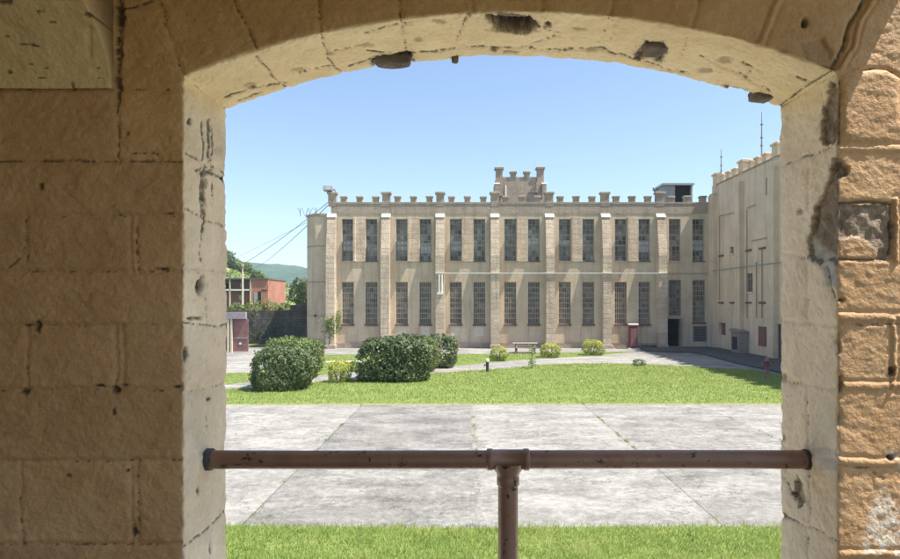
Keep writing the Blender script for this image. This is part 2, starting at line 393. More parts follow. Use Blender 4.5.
def segd(pts):
    best = np.full(len(X), 1e9)
    for (u1,v1),(u2,v2) in zip(pts[:-1], pts[1:]):
        L2 = (u2-u1)**2+(v2-v1)**2+1e-9
        t = np.clip(((Uw-u1)*(u2-u1)+(Vw-v1)*(v2-v1))/L2, 0, 1)
        best = np.minimum(best, np.hypot(Uw-u1-t*(u2-u1), Vw-v1-t*(v2-v1)))
    return best
def Lf(mask, pts, w=2.2, depth=-.005, dirt=.5, thin=1.2):
    """a joint or crack; dirt sits in the broken stretches only"""
    global D
    d = segd(pts); g = np.exp(-(d/w)**2)*mask
    D = D+depth*g
    if dirt > 0:
        at['dirt'] = np.maximum(at['dirt'], mask*np.clip(1.4-d/(thin*(.55+.5*np.clip(crk2+.4, 0, 1))), 0, 1)*np.clip((crk*.6+crk2*.6+dirt-.3)*5, 0, 1))
def bead(mask, pts, w=3.5, h=.0042):
    global D
    d = segd(pts); D = D+h*np.exp(-(d/w)**4)*mask-.004*np.exp(-((d-w*1.5)/1.6)**2)*mask
def polyd(poly):
    """signed distance in px, negative inside"""
    poly = list(poly); d = segd(poly+[poly[0]]); ins = np.zeros(len(X), bool); n = len(poly)
    for i in range(n):
        (u1,v1),(u2,v2) = poly[i], poly[(i+1)%n]
        c = ((v1 > Vw) != (v2 > Vw)) & (Uw < (u2-u1)*(Vw-v1)/(v2-v1+1e-12)+u1); ins ^= c
    return np.where(ins, -d, d)
def Pf(mask, poly, depth=-.02, rough=.01, stone=1.0, soft=2.0, rim=.7):
    global D
    s = polyd(poly)-fine*2.5-med*3; k = np.clip(.5-s/(soft*.5), 0, 1)*mask
    D = D*(1-.6*k)+k*(depth+rough*fbm(POS, 30, 4, 9))
    at['stone'] = np.maximum(at['stone'], k*stone)
    at['cement'] = np.maximum(at['cement'], .8*mask*np.exp(-((s-1.6)/1.0)**2)*np.clip((crk2+.1)*3, 0, 1)*(stone > .6))
    at['dirt'] = np.maximum(at['dirt'], rim*.8*mask*np.exp(-(s/.8)**2)*np.clip((crk+.35)*3, 0, 1))
def hole(mask, u, v, r, rv=None, depth=-.02, dirt=1.0):
    global D
    d = np.hypot((Uw-u)/r, (Vw-v)/(rv or r))-.6*crk-.45*crk2; k = np.clip(1.5-d*1.2, 0, 1)*mask
    D = D+depth*k; at['dirt'] = np.maximum(at['dirt'], np.clip(k*1.3, 0, 1)*dirt)
fl = (face & left).astype(float); fr = (face & ~left).astype(float); fa = face.astype(float)
rl = (rev & (O[:,2] < -.99)).astype(float); rr = (rev & (O[:,2] > .99)).astype(float); so = (rev & (np.abs(O[:,2]) < .9)).astype(float)
ra = rev.astype(float)
rows = [(-900,89,[]),(89,161,[117]),(161,216,[-60]),(216,272,[25,134]),(272,326,[-90]),(326,390,[27,118]),(390,461,[-70]),(461,545,[21,134]),(545,2000,[80])]
rowsr = [(-900,148,[]),(148,203,[930]),(203,260,[895]),(260,317,[960]),(317,386,[894]),(386,462,[940]),(462,554,[905]),(554,2000,[])]
blk = np.full(len(X), .5)
for rw, mk, sd in ((rows, face & left & (U < 186), 0), (rowsr, face & ~left & (U > 836), 40), (rows, rev & (O[:,2] < -.99), 80), (rowsr, rev & (O[:,2] > .99), 120)):
    for i, (va, vb, js) in enumerate(rw):
        k = mk & (V >= va) & (V < vb); c_ = np.searchsorted(np.array(js+[1e6]), U[k]); rr0 = np.random.default_rng(sd+i).uniform(0, 1, 4); blk[k] = rr0[np.clip(c_, 0, 3)]
at['blk'] = blk
# face, left of the opening
for v, dt in ((89,.12),(161,.42),(216,.1),(272,.16),(326,.05),(390,.08),(461,.12),(545,.22)):
    Lf(fl, [(-200,v),(184,v)], 2.6, -.0055, dt); D = D+.0028*np.exp(-((Vw-v+5.5)/3.0)**2)*fl*(U < 186)
for (u, v0, v1, dt) in ((117,60,161,.55),(137,217,272,.3),(130,217,272,.0),(25,216,262,.25),(27,326,390,.1),(115,326,390,.05),(122,326,390,-.2),(21,461,545,.1),(137,461,545,.15),(131,461,545,.1),(-60,161,216,.1),(-90,272,326,.1),(-70,390,461,.1)):
    Lf(fl, [(u,v0),(u+1,v1)], 2.2, -.005, dt)
Lf(fl, [(117,-40),(117,100)], 3.6, -.012, .55, 2.2); hole(fl, 119, 12, 5, 16, -.006, .9); hole(fl, 121, 48, 2.5, 14, -.004, .8); hole(fl, 120, 84, 3, 7, -.004, .8); Lf(fl, [(118,9),(134,7),(152,0)], 2.0, -.003, .6, 1.6); Lf(fl, [(160,4),(166,20)], 1.8, -.003, .5)
Lf(fl, [(8,267),(20,257),(25,240)], 1.6, -.004, .35)
Lf(fl, [(130,153),(158,153),(158,161)], 1.5, -.003, .4)
for q in ((25,392,4,4),(116,391,4.5,4.5),(114,412,2.2,4),(134,531,2.5,6),(68,476,2.5,2),(127,471,2,1.5),(170,213,4,1),(162,269,6,1.5),(101,386,5,1.6),(124,385,4,1.5),(177,387,5,1.5),(38,327,3,6),(42,187,2.5,5),(127,133,1.8,1.8)): hole(fl, *q[:3], rv=q[3], depth=-.008)
# voussoir joints
for pts, dt in (([(185,86),(170,38),(156,0),(140,-40)],.12),([(260,58),(248,30),(236,3),(220,-40)],.35),([(322,34),(318,12),(316,-40)],.3),([(400,20),(399,0),(397,-40)],.25),([(471,12),(470,-40)],.1),([(543,13),(543,-40)],.1),([(609,16),(613,0),(622,-40)],.05),([(692,30),(700,0),(712,-40)],.1)):
    Lf(fa, pts, 2.2, -.005, dt)
bead(fr, [(759,48),(779,0),(792,-40)], 3, .005)
Lf(fr, [(831,72),(846,45),(852,22),(868,-4),(880,-40)], 2.6, -.016, .9, 2.2); bead(fr, [(838,73),(855,47),(862,20),(878,-8)], 2.4, .006)
Pf(fr, [(800,44),(822,38),(834,54),(830,70),(806,58)], -.008, .008, .35, 4, .2)
# face, right pier
for v in (148, 317, 386, 462, 554): bead(fr*(U > 836), [(838,v),(1100,v+1)], 3.4, .0042)
Lf(fr, [(838,324),(1000,325)], 1.2, -.003, .3); Lf(fr, [(838,467),(868,468),(882,479)], 1.4, -.004, .45)
rb = polyd([(841,84),(850,72),(884,71),(897,80),(899,130),(890,142),(848,142),(840,132)]); D = D+.008*np.clip(.5-rb/7, 0, 1)*fr
Lf(fr, [(840,80),(839,142)], 1.6, -.008, .6); Lf(fr, [(848,70),(886,68),(900,76)], 2.0, -.006, .25)
Pf(fr, [(838,204),(846,203),(868,205),(889,206),(891,232),(891,257),(878,258),(879,248),(868,241),(852,238),(838,241)], -.006, .008, 1.0, 2.5, 1.0)
Lf(fr, [(838,203),(866,202),(891,204)], 1.8, -.008, .9, 1.8); Lf(fr, [(891,206),(891,259),(838,259)], 1.5, -.006, .7, 1.4)
bead(fr, [(896,200),(896,262)], 2.6, .006); bead(fr, [(894,320),(894,386)], 2.6, .005); bead(fr, [(930,148),(930,200)], 2.6, .005)
Pf(fr, [(834,157),(848,168),(846,174),(836,180)], -.014, .008, 1, 2, .9)
hole(fr, 892, 371, 3, 5); hole(fr, 892, 458, 3, 3); hole(fr, 840, 384, 2, 8); hole(fr, 839, 348, 1.5, 6); hole(fr, 806, 22, 3, 4); hole(fr, 842, 300, 3, 2)
s = polyd([(874,502),(884,488),(896,505),(905,520),(905,556),(862,556),(866,532)]); at['salt'] = np.maximum(at['salt'], fr*np.clip(.6-s/7, 0, 1)*np.clip((crk*.5+crk2*.6+fine*.6+.22)*3, 0, 1)*.85)
s = polyd([(890,455),(900,440),(905,470)]); at['salt'] = np.maximum(at['salt'], fr*np.clip(.6-s/5, 0, 1)*np.clip((crk+.05)*5, 0, 1))
# left reveal
for pts, dt, w in (([(203,122),(204,150),(203,170)],.75,1.8),([(211,124),(213,150),(212,165)],.5,1.8),([(204,172),(203,195),(207,215),(204,232)],.75,1.8),([(213,176),(214,205)],.3,1.5),([(184,150),(205,163),(227,172)],.45,1.5),([(184,208),(205,218),(227,228)],.4,1.5),([(186,268),(227,272)],.1,1.5),([(185,322),(210,326),(227,325)],.5,1.6),([(206,294),(208,322)],.1,1.4),([(185,394),(227,383)],.1,2),([(208,396),(209,445)],.05,1.6),([(187,462),(212,449),(228,443)],.1,1.6),([(185,546),(206,530),(227,509)],.45,1.5),([(210,530),(211,570)],.2,1.5)):
    Lf(rl, pts, w, -.005, dt)
hole(rl, 208, 172, 6, 4, -.008, .8); hole(rl, 200, 284, 4.5, 9); hole(rl, 192, 318, 3, 1.5); hole(rl, 200, 318, 3, 1.5); hole(rl, 186, 356, 2, 8, -.008); hole(rl, 198, 491, 1.8, 5, -.006); hole(rl, 190, 122, 1.6, 6, -.006); hole(rl, 209, 400, 2, 2, -.005); hole(rl, 205, 196, 2, 8, -.005)
Lf(rl, [(208,120),(209,160),(205,176)], 1.2, -.003, .55, 2.0); Lf(rl, [(198,170),(205,168),(216,176),(227,178)], 2, -.004, .7, 1.8); hole(rl, 204, 206, 3, 10, -.006, .8); hole(rl, 205, 184, 3, 6, -.006, .9); Lf(rl, [(204,225),(201,250),(203,262)], 1.5, -.003, .4); hole(rl, 219, 150, 5, 5, -.002, .25); hole(ra*(X < 0), 227, 449, 3, 5, -.012, 0); hole(ra*(X < 0), 226, 178, 3, 3, -.01, .3); hole(ra*(X < 0), 227, 384, 2.5, 4, -.01, 0)
# right reveal
Pf(rr, [(829,82),(835,78),(836,104),(836,143),(825,146),(820,130),(823,107)], -.014, .010, 1, 2, .8)
Pf(rr, [(838,155),(834,157),(829,176),(821,198),(813,215),(810,232),(807,256),(821,262),(829,260),(838,266)], -.016, .012, 1, 2, .8)
s = polyd([(810,236),(822,252),(838,258),(838,286),(824,284),(819,266),(808,257)]); at['cement'] = np.maximum(at['cement'], rr*np.clip(.6-s/5, 0, 1))
s = polyd([(814,449),(826,447),(838,454),(838,472),(822,468)]); at['cement'] = np.maximum(at['cement'], rr*np.clip(.6-s/4, 0, 1)*.6)
for pts, dt, w in (([(782,167),(806,157),(829,148)],.35,1.6),([(808,165),(808,208)],.1,1.8),([(782,254),(808,258)],.1,1.6),([(806,262),(807,318)],.15,1.8),([(781,320),(838,326)],.0,2),([(781,380),(808,385),(838,392)],.15,1.6),([(807,387),(807,455)],.15,1.6),([(782,447),(838,462)],.0,1.8),([(810,466),(809,520)],.15,1.6),([(783,516),(810,527),(838,542)],.35,1.6),([(826,268),(829,284),(835,300)],.7,2.2),([(785,478),(795,500)],.3,1.4),([(808,535),(809,570)],.2,1.5)):
    Lf(rr, pts, w, -.005, dt)
Pf(rr, [(796,474),(803,484),(804,500),(799,507),(792,492)], -.02, .008, .6, 2, 1); hole(rr, 800, 211, 4, 3, -.006, .6); hole(rr, 836, 345, 2, 10, -.008, .5); hole(ra*(X > 0), 783, 438, 3.5, 4, -.012, .3); hole(ra*(X > 0), 783, 515, 3.5, 3, -.012, 0); hole(ra*(X > 0), 783, 377, 3, 4, -.012, .5)
# soffit
for q_ in ((300,71,9,2.2),(440,22,8,2),(365,46,8,2.4),(578,30,7,2),(590,52,9,1.8),(705,70,8,2.4),(725,60,7,3),(250,88,7,3),(330,55,6,2),(420,40,5,2)): hole((rev & (np.abs(O[:,2]) < .9)).astype(float), q_[0], q_[1], q_[2], q_[3], -.006, .45)
for pts, dt, w in (([(257,58),(272,76),(291,92)],.6,1.8),([(322,35),(328,60),(345,76)],.55,1.8),([(401,20),(404,36),(407,52)],.4,1.8),([(225,99),(258,89),(289,83)],.6,2),([(240,102),(262,94)],.5,1.6),([(300,74),(330,67)],.5,2.4),([(350,67),(378,58)],.6,2.4),([(334,51),(355,48)],.3,1.6),([(366,52),(384,54)],.6,2.2),([(407,53),(440,50),(488,47),(530,47)],.45,1.5),([(530,50),(600,50),(630,58),(660,66),(690,73)],.4,1.5),([(608,19),(600,43)],.15,2),([(616,20),(610,40)],.1,1.6),([(467,14),(458,40)],.35,1.6),([(543,28),(560,36),(530,45)],.35,1.4),([(366,33),(395,24),(412,22)],.3,1.3),([(690,32),(676,72)],.25,1.8),([(778,107),(800,92),(831,72)],.75,2),([(184,88),(228,112)],.3,1.8),([(742,62),(752,68),(745,78)],.4,1.5),([(790,76),(815,84)],.3,1.4),([(700,56),(740,74),(770,92)],.2,1.4)):
    Lf(so, pts, w, -.005, dt)
Pf(so, [(485,17),(500,14),(530,18),(539,26),(524,32),(500,32)], -.03, .014, 1, 2.2, 1); hole(so, 512, 29, 20, 3.2, -.03, 1)
hole(so, 548, 25, 4, 3.2); hole(so, 467, 15, 3, 3); hole(fa, 261, 60, 6, 3.5, -.012); hole(so, 495, 48, 6, 2.5, -.006); hole(so, 510, 52, 8, 2, -.006, .6)
Pf(so, [(636,55),(645,43),(664,42),(667,52),(660,60)], -.012, .01, .9, 2.5, 1); hole(so, 640, 57, 5, 2.6, -.02)
Pf(ra, [(726,86),(742,90),(757,96),(769,104),(768,110),(735,100)], -.022, .012, .8, 2, 1); Pf(ra, [(370,60),(384,55),(412,52),(413,66),(376,72)], -.016, .012, .9, 2, .6)
# chipped arrises
chip = fbm(POS, 18, 3, 12); ed = np.exp(-np.maximum(P[:,0]-0, 0)/.016)*np.exp(-np.minimum(np.abs(Y-YI), np.abs(Y-YO))/.016)
D -= ed*(.004+.016*np.clip(chip-.12, 0, 1)); at['stone'] = np.maximum(at['stone'], np.clip((chip-.38)*6, 0, 1)*np.clip(ed*2-.6, 0, 1))
keep = (P[:,0] < .9)
D = np.clip(D, -.05, .03)*keep
POS2 = POS+NV*D[:,None]
idx = np.arange(ns*npf).reshape(ns, npf)
F = np.stack([idx[:-1,:-1].ravel(), idx[:-1,1:].ravel(), idx[1:,1:].ravel(), idx[1:,:-1].ravel()], 1)
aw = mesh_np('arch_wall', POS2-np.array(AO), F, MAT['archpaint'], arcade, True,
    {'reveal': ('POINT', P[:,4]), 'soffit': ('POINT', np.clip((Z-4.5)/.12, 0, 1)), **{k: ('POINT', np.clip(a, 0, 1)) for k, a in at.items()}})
# corbelled springer of the next vault, top left
nx_, nz_ = 150, 130
cx0, cx1 = -1.715, -1.124
gxx = np.linspace(0, 1, nx_)
xs = cx0+(cx1-cx0)*gxx; hs = np.linspace(0, .46, nz_)
XX, HH = np.meshgrid(xs, hs, indexing='ij'); XX = XX.ravel(); HH = HH.ravel()
YY = YI-.004-(HH**2)/(2*.17); CP = np.stack([XX, YY, 4.578+HH], 1)
sl = HH/.17; cn = np.stack([np.zeros_like(sl), -np.ones_like(sl), -sl], 1); cn /= np.linalg.norm(cn, axis=1)[:,None]
cd = fbm(CP, 6, 3, 21)*.007+fbm(CP, 26, 3, 22)*.004+fbm(CP, 80, 2, 23)*.002
cdirt = np.zeros(len(XX))
U = U0+CP[:,0]/CP[:,1]*FPX; V = V0-(CP[:,2]-EYE)/CP[:,1]*FPX; cw = fbm(CP, 40, 3, 24)
for (u, v, a, c_) in ((105,8,8,14),(103,22,7,10),(4,3,6,4),(10,2,5,5),(73,86,2,6),(99,78,4,2),(98,68,5,2),(88,14,7,3),(93,16,8,2.5),(40,12,9,3),(28,44,14,1.2),(36,46,6,1.8),(10,72,4,3),(6,37,4,2),(54,22,5,2),(32,64,5,2),(42,78,6,2),(46,68,4,1.5)):
    k = np.clip((1.0-(np.hypot((U-u)/(.72*a), (V-v)/(.6*c_))-1.1*cw))*3, 0, 1); cdirt = np.maximum(cdirt, k); cd -= .006*k
k = np.exp(-((U-89)/3)**2)*((V > 26) & (V < 58)); cd -= .008*k
CP2 = CP+cn*cd[:,None]
side = np.array([(cx1+.002, YI-.004+.02, z) for z in 4.578+hs])
b0 = len(CP2); idx = np.arange(nx_*nz_).reshape(nx_, nz_)
F1 = np.stack([idx[:-1,:-1].ravel(), idx[1:,:-1].ravel(), idx[1:,1:].ravel(), idx[:-1,1:].ravel()], 1)
F2 = np.array([(idx[-1,i], b0+i, b0+i+1, idx[-1,i+1]) for i in range(nz_-1)])
nv_ = b0+len(side)
mesh_np('corbel', np.concatenate([CP2, side])-np.array(AO), [F1, F2], MAT['archpaint'], arcade, True,
    {'soffit': ('POINT', np.ones(nv_)), 'reveal': ('POINT', np.concatenate([.6*np.ones(b0), np.zeros(len(side))])), 'dirt': ('POINT', np.concatenate([.85*cdirt, .7*np.ones(len(side))])), 'stone': ('POINT', np.zeros(nv_)), 'blk': ('POINT', .5*np.ones(nv_)), 'salt': ('POINT', np.zeros(nv_)), 'cement': ('POINT', np.zeros(nv_))})  # front colour lightened to look lit; side face darkened evenly
# loose stones in the soffit
def rock(name, c, r, mat, parent, seed):
    n1_, n2_ = 14, 20; vs = []
    for i in range(n1_+1):
        for j in range(n2_):
            a, p_ = math.pi*i/n1_, 2*math.pi*j/n2_; vs.append((math.sin(a)*math.cos(p_), math.sin(a)*math.sin(p_), math.cos(a)))
    vs = np.array(vs); q = np.sign(vs)*np.abs(vs)**.7
    q = q*(1+.28*fbm(vs, 1.7, 3, seed))[:,None]*np.array(r)+np.array(c)-np.array(world_loc(parent))
    F = np.array([(i*n2_+j, i*n2_+(j+1)%n2_, (i+1)*n2_+(j+1)%n2_, (i+1)*n2_+j) for i in range(n1_) for j in range(n2_)])
    return mesh_np(name, q, F, mat, parent, True)
def sof(u, v):     # point of the soffit seen at a photo pixel
    best = None
    for Yt in np.linspace(YI, YO, 60):
        x = gx(u, Yt); e = abs(gz(v, Yt)-np.polyval(pf, x))
        if best is None or e < best[0]: best = (e, x, Yt)
    return best[1], best[2], np.polyval(pf, best[1])
x, y, z = sof(393, 60); rock('loose_stone', (x, y+.0, z+.002), (.07,.035,.028), MAT['rock'], arcade, 3)
x, y, z = sof(655, 50); rock('loose_stone', (x, y, z+.008), (.042,.045,.022), MAT['rock'], arcade, 5)
x, y, z = sof(455, 60); rock('loose_stone', (x, YO-.02, z-.004), (.013,.012,.02), MAT['rock'], arcade, 6)
x, y, z = sof(757, 100); rock('loose_stone', (x, YO-.03, z+.004), (.04,.04,.022), MAT['rock'], arcade, 7)
# unseen arcade around the camera, partly added to shape the light
MB().box(-5.8, 6.3, YI+.03, YO-.03, 0, FLOOR).build('base_wall', MAT['concrete_in'], arcade)
MB().box(-5.8, 6.3, -2.6, YI-.04, FLOOR-.25, FLOOR).build('floor_slab', MAT['asphalt'], arcade)
MB().box(-5.8, 1.495, -1.2, YI-.03, 5.09, 5.3).build('sun_shaping_slab', MAT['concrete_in'], arcade)  # unseen ceiling; right edge cut so the sun grazes the right pier
MB().box(-2.0, -1.72, -2.6, YI-.02, FLOOR, 5.088).build('light_blocking_wall', MAT['concrete_in'], arcade)  # added out of view to block light from the left
MB().box(-1.7, -.55, -2.6, -2.35, FLOOR, 5.4).build('light_blocking_pier', MAT['concrete_in'], arcade)  # added behind the camera to keep light off the left wall
MB().box(-5.8, 6.3, -2.5, -2.3, 0, FLOOR-.252).build('rear_base_wall', MAT['concrete_in'], arcade)

# railing across the opening
YR = 2.085; ZR = gz(459.5, YR); RR = .0318
rail = thing('pipe_railing', (gx(508, YR), YR, FLOOR), 'brown painted pipe railing with one post across the arched opening', 'railing')
xp = gx(508, YR)
MB().tube([(XL-.02,YR,ZR),(-.5,YR,ZR-.001),(xp-.068,YR,ZR)], RR, 28).tube([(xp+.068,YR,ZR),(.7,YR,ZR+.001),(XR+.02,YR,ZR)], RR, 28).build('top_rail', MAT['rail'], rail)
MB().tube([(xp,YR,FLOOR),(xp,YR,ZR-.085)], .0345, 28).build('post', MAT['rail'], rail)
t = MB(); t.tube([(xp-.074,YR,ZR),(xp-.071,YR,ZR),(xp-.055,YR,ZR),(xp-.053,YR,ZR),(xp+.053,YR,ZR),(xp+.055,YR,ZR),(xp+.071,YR,ZR),(xp+.074,YR,ZR)], [.034,.0375,.0375,.0345,.0345,.0375,.0375,.034], 28)
t.tube([(xp,YR,ZR-.01),(xp,YR,ZR-.035),(xp,YR,ZR-.047),(xp,YR,ZR-.058),(xp,YR,ZR-.062),(xp,YR,ZR-.086),(xp,YR,ZR-.09)], [.055,.048,.0395,.0375,.039,.039,.0355], 28)
t.build('tee_fitting', MAT['rail'], rail)
MB().tube([(XL-.004,YR,ZR),(XL+.016,YR,ZR),(XL+.018,YR,ZR)], [.038,.038,.034], 24).build('end_collar', MAT['black'], rail)
MB().tube([(XR+.004,YR,ZR),(XR-.008,YR,ZR)], [.036,.034], 24).build('end_collar', MAT['black'], rail)

# ------------------------------------------------------------------ GROUND
def sheet(name, poly, z, mat, label=None):
    mb = MB(); n = len(poly); mb.add([(x,y,z) for x,y in poly], [tuple(range(n))]); o = mb.build(name, mat)
    # triangulate with bmesh for safe concave fill
    import bmesh
    bm = bmesh.new(); bm.from_mesh(o.data); bmesh.ops.triangulate(bm, faces=bm.faces[:]); bmesh.ops.recalc_face_normals(bm, faces=bm.faces[:])
    for f in bm.faces:
        if f.normal.z < 0: f.normal_flip()
    bm.to_mesh(o.data); bm.free(); o['kind'] = 'structure'; return o
# one big sheet of earth to the horizon
g = np.array([(-2500,-800,-.06),(2500,-800,-.06),(2500,4200,-.06),(-2500,4200,-.06)]); mesh_np('ground', g, np.array([(0,1,2,3)]), MAT['earth'])['kind'] = 'structure'
# concrete yard: slabs with open joints
sx_ = [-30,-25.4,-21.1,-16.8,-12.5,-8.2,-3.9,.28,4.5,8.9,13.2,17.5,21.8,26]; sy_ = [10.3,23.4,28.2,33,38,43,50.9]
tones = {(-30):.5}
vs, fs, tn = [], [], []
tone_near = {-12.5:.5,-8.2:.52,-3.9:.3,.28:.48,4.5:.40,8.9:.5,13.2:.44}
for i in range(len(sx_)-1):
    for j in range(len(sy_)-1):
        gp = .006; x0, x1, y0, y1 = sx_[i]+gp, sx_[i+1]-gp, sy_[j]+gp, sy_[j+1]-gp
        b0 = len(vs); vs += [(x0,y0,0),(x1,y0,0),(x1,y1,0),(x0,y1,0)]; fs.append((b0,b0+1,b0+2,b0+3)); tn.append(tone_near.get(sx_[i], .5) if j == 0 else random.uniform(.38,.58))
mesh_np('courtyard_paving', np.array(vs), np.array(fs), MAT['concrete'], None, False, {'tone': ('FACE', tn)})['kind'] = 'structure'
sheet('bounce_apron', [(-14,2.3),(16,2.3),(16,7.41),(-14,7.41)], .004, MAT['pale_concrete'])  # unseen pale sheet added to bounce light into reveals and soffit
sheet('lawn_border', [ground(60,405.6),ground(500,405.0),ground(1000,404.8),ground(1000,402.6),ground(60,402.6)], .004, MAT['straw'])
zj = [(.28+.05*math.sin(k*1.7)*(.4+.6*math.sin(k*.63)**2)+.05, 10.35+k*.35) for k in range(36)]; zj2 = [(.28+.045*math.sin(k*1.3+2)-.06, 10.35+k*.35) for k in range(35, -1, -1)]
sheet('joint_seal', zj+zj2, .004, MAT['tar'])
sheet('joint_bed', [(-30.2,10.25),(26,10.25),(26,50.95),(-30.2,50.95)], -.03, MAT['earth'])
lawn_px = [(60,404.4),(150,404.2),(228,404),(500,403.6),(782,403.4),(900,403.5),(1000,403.5),(900,396),(850,387),(780,375),(753,370),(735,369),(709,368),(688,366),(640,364.6),(610,363.6),(575,363.8),(540,365),(512,368),(470,371),(430,373.5),(390,377),(348,380),(320,381.7),(290,384.5),(260,387),(228,389),(150,394)]
lawn_poly = [ground(*p) for p in lawn_px]
verge_px = [(150,373),(255,373),(270,366),(316,355),(400,354.6),(500,354),(645,351.4),(616,353.6),(597,355.6),(554,358),(512,360.6),(470,364.6),(430,368.4),(350,372),(320,375),(270,380),(228,384),(150,390)]
verge_poly = [ground(*p) for p in verge_px]
near_poly = [(-14,7.4),(16,7.4),(16,10.36),(8,10.30),(4,10.4),(0,10.32),(-4,10.42),(-8,10.32),(-14,10.36)]
sheet('lawn', lawn_poly, .009, MAT['lawn']); sheet('verge', verge_poly, .008, MAT['lawn']); sheet('near_lawn', near_poly, .02, MAT['lawn'])
path_px = [(326,361.6),(352,361.3),(364,361),(364,362.2),(350,362.6),(326,363)]
sheet('path', [ground(*p) for p in path_px], .034, MAT['pale_concrete'])
# raised walk along the right building, with its kerb
walk_px = [(646,351.4),(664,352.6),(691,353),(706,355.5),(720,359.5),(737,364),(753,367.6),(780,373.2),(830,387)]
wl = [ground(*p) for p in walk_px]+[(21.0,25.0),(21.0,50.95),(14.6,50.95)]
def inside(poly, x, y):
    r = np.zeros(len(x), bool); n = len(poly)
    for i in range(n):
        (x1,y1),(x2,y2) = poly[i], poly[(i+1)%n]
        r ^= ((y1 > y) != (y2 > y)) & (x < (x2-x1)*(y-y1)/(y2-y1+1e-12)+x1)
    return r
import bmesh
def slab(name, poly, z0, z1, mat):
    mb = MB(); n = len(poly); mb.prism(poly, z0, z1); o = mb.build(name, mat); bm = bmesh.new(); bm.from_mesh(o.data)
    bmesh.ops.recalc_face_normals(bm, faces=bm.faces[:]); bmesh.ops.triangulate(bm, faces=[f for f in bm.faces if len(f.verts) > 4]); bm.to_mesh(o.data); bm.free(); o['kind'] = 'structure'; return o
slab('pavement', wl, -.05, .12, MAT['asphalt'])

def blades(name, poly, dens, h, w, mat, z, edge=0.0, tone_scale=.5):
    xs = [p[0] for p in poly]; ys = [p[1] for p in poly]
    A_ = (max(xs)-min(xs))*(max(ys)-min(ys)); n = int(A_*dens)
    x = RNG.uniform(min(xs), max(xs), n); y = RNG.uniform(min(ys), max(ys), n)
    if edge: x2 = x+RNG.normal(0, edge, n); y2 = y+RNG.normal(0, edge, n)
    else: x2, y2 = x, y
    k = inside(poly, x, y)
    vis = (np.abs(x-1) < 8+.36*y); k &= vis
    x, y = x2[k], y2[k]; n = len(x)
    pn = fbm(np.stack([x, y, 0*x], 1), tone_scale, 3, 31); pn2 = fbm(np.stack([x, y, 0*x], 1), 3.5, 2, 33)
    hh = h*RNG.uniform(.35, 1.3, n)*(1+.5*pn+.3*pn2); a = RNG.uniform(0, math.pi, n); ln = RNG.normal(0, .45, (n, 2))*hh[:,None]
    dx, dy = np.cos(a)*w/2, np.sin(a)*w/2
    v = np.empty((n, 3, 3)); v[:,0] = np.stack([x-dx, y-dy, np.full(n, z)], 1); v[:,1] = np.stack([x+dx, y+dy, np.full(n, z)], 1)
    v[:,2] = np.stack([x+ln[:,0], y+ln[:,1], z+hh], 1)
    tone = np.clip(.5+.6*pn+.3*pn2+RNG.normal(0, .22, n), 0, 1)
    o = mesh_np(name, v.reshape(-1, 3), np.arange(3*n).reshape(n, 3), mat, None, False, {'tone': ('FACE', tone)}); return o
tag(blades('lawn_grass', lawn_poly, 190, .085, .026, MAT['grass'], .004, .13), 'mown green grass covering the big lawn', 'grass', kind='stuff')
tag(blades('verge_grass', verge_poly, 130, .07, .03, MAT['grass'], .004, .04), 'green grass strip behind the path', 'grass', kind='stuff')
npoly = [(-7,7.2),(9,7.2),(9,10.32),(8,10.30),(4,10.4),(0,10.32),(-4,10.42),(-7,10.36)]
tag(blades('near_grass', npoly, 1700, .09, .011, MAT['grass_near'], .015, .09, 1.2), 'fresh green grass below the arcade', 'grass', kind='stuff')
# weeds in the slab joints and dry fringe
wp = []
for X0 in (-3.9, .28, 4.5, 8.9):
    for Y0 in RNG.uniform(10.6, 23, 16): wp.append((X0+RNG.normal(0, .02), Y0))
wp += [ground(599,418), ground(598,417), ground(636,449), ground(634,447), ground(640,452)]
bx, by = [], []
for (x, y) in wp:
    k = RNG.integers(3, 30); bx += list(x+RNG.normal(0, .03, k)); by += list(y+RNG.normal(0, .09, k))
x, y = np.array(bx), np.array(by); n = len(x); a = RNG.uniform(0, math.pi, n); hh = RNG.uniform(.02, .075, n)
v = np.empty((n,3,3)); v[:,0] = np.stack([x-np.cos(a)*.01, y-np.sin(a)*.01, 0*x-.01], 1); v[:,1] = np.stack([x+np.cos(a)*.01, y+np.sin(a)*.01, 0*x-.01], 1); v[:,2] = np.stack([x+RNG.normal(0,.02,n), y+RNG.normal(0,.02,n), hh], 1)
tag(mesh_np('joint_weeds', v.reshape(-1,3), np.arange(3*n).reshape(n,3), MAT['grass'], None, False, {'tone': ('FACE', RNG.uniform(.3,1,n))}), 'tiny weeds sprouting in the joints of the concrete slabs', 'weeds', kind='stuff')

# ------------------------------------------------------------------ MAIN BUILDING
main = thing('prison_block', (FX(520), YF, 0), 'long two-storey cream cell block with battlements and tall barred windows', 'building')
pil_u = [328, 382, 436, 490.5, 545, 601, 656]
bays = [(pil_u[i], 54.4) for i in range(7)]
wins = []     # (u0, u1, v0, v1, kind)
for i, u in enumerate(pil_u):
    off = -1 if i == 6 else 0
    A1, A2, B1, B2 = (u+14+off, u+25.7+off, u+37.6+off, u+49.2+off)
    wins += [(A1,A2,219,261,'up',i,0),(B1,B2,219,261,'up',i,1)]
    if i < 6: wins += [(A1,A2,282,324,'low',i,0),(B1,B2,282,324,'low',i,1)]
wins += [(669,681,280,316,'transom',6,0),(692.7,705,280,322,'low',6,1)]
holes = [(FX(a), FX(b_), FZ(d), FZ(c)) for a,b_,c,d,*_ in wins]+[(FX(667.5),FX(680.5),.1,FZ(319))]
HB = holes[-1]
x0m, x1m = FX(331), FX(711.8); ztop = FZ(202.3)
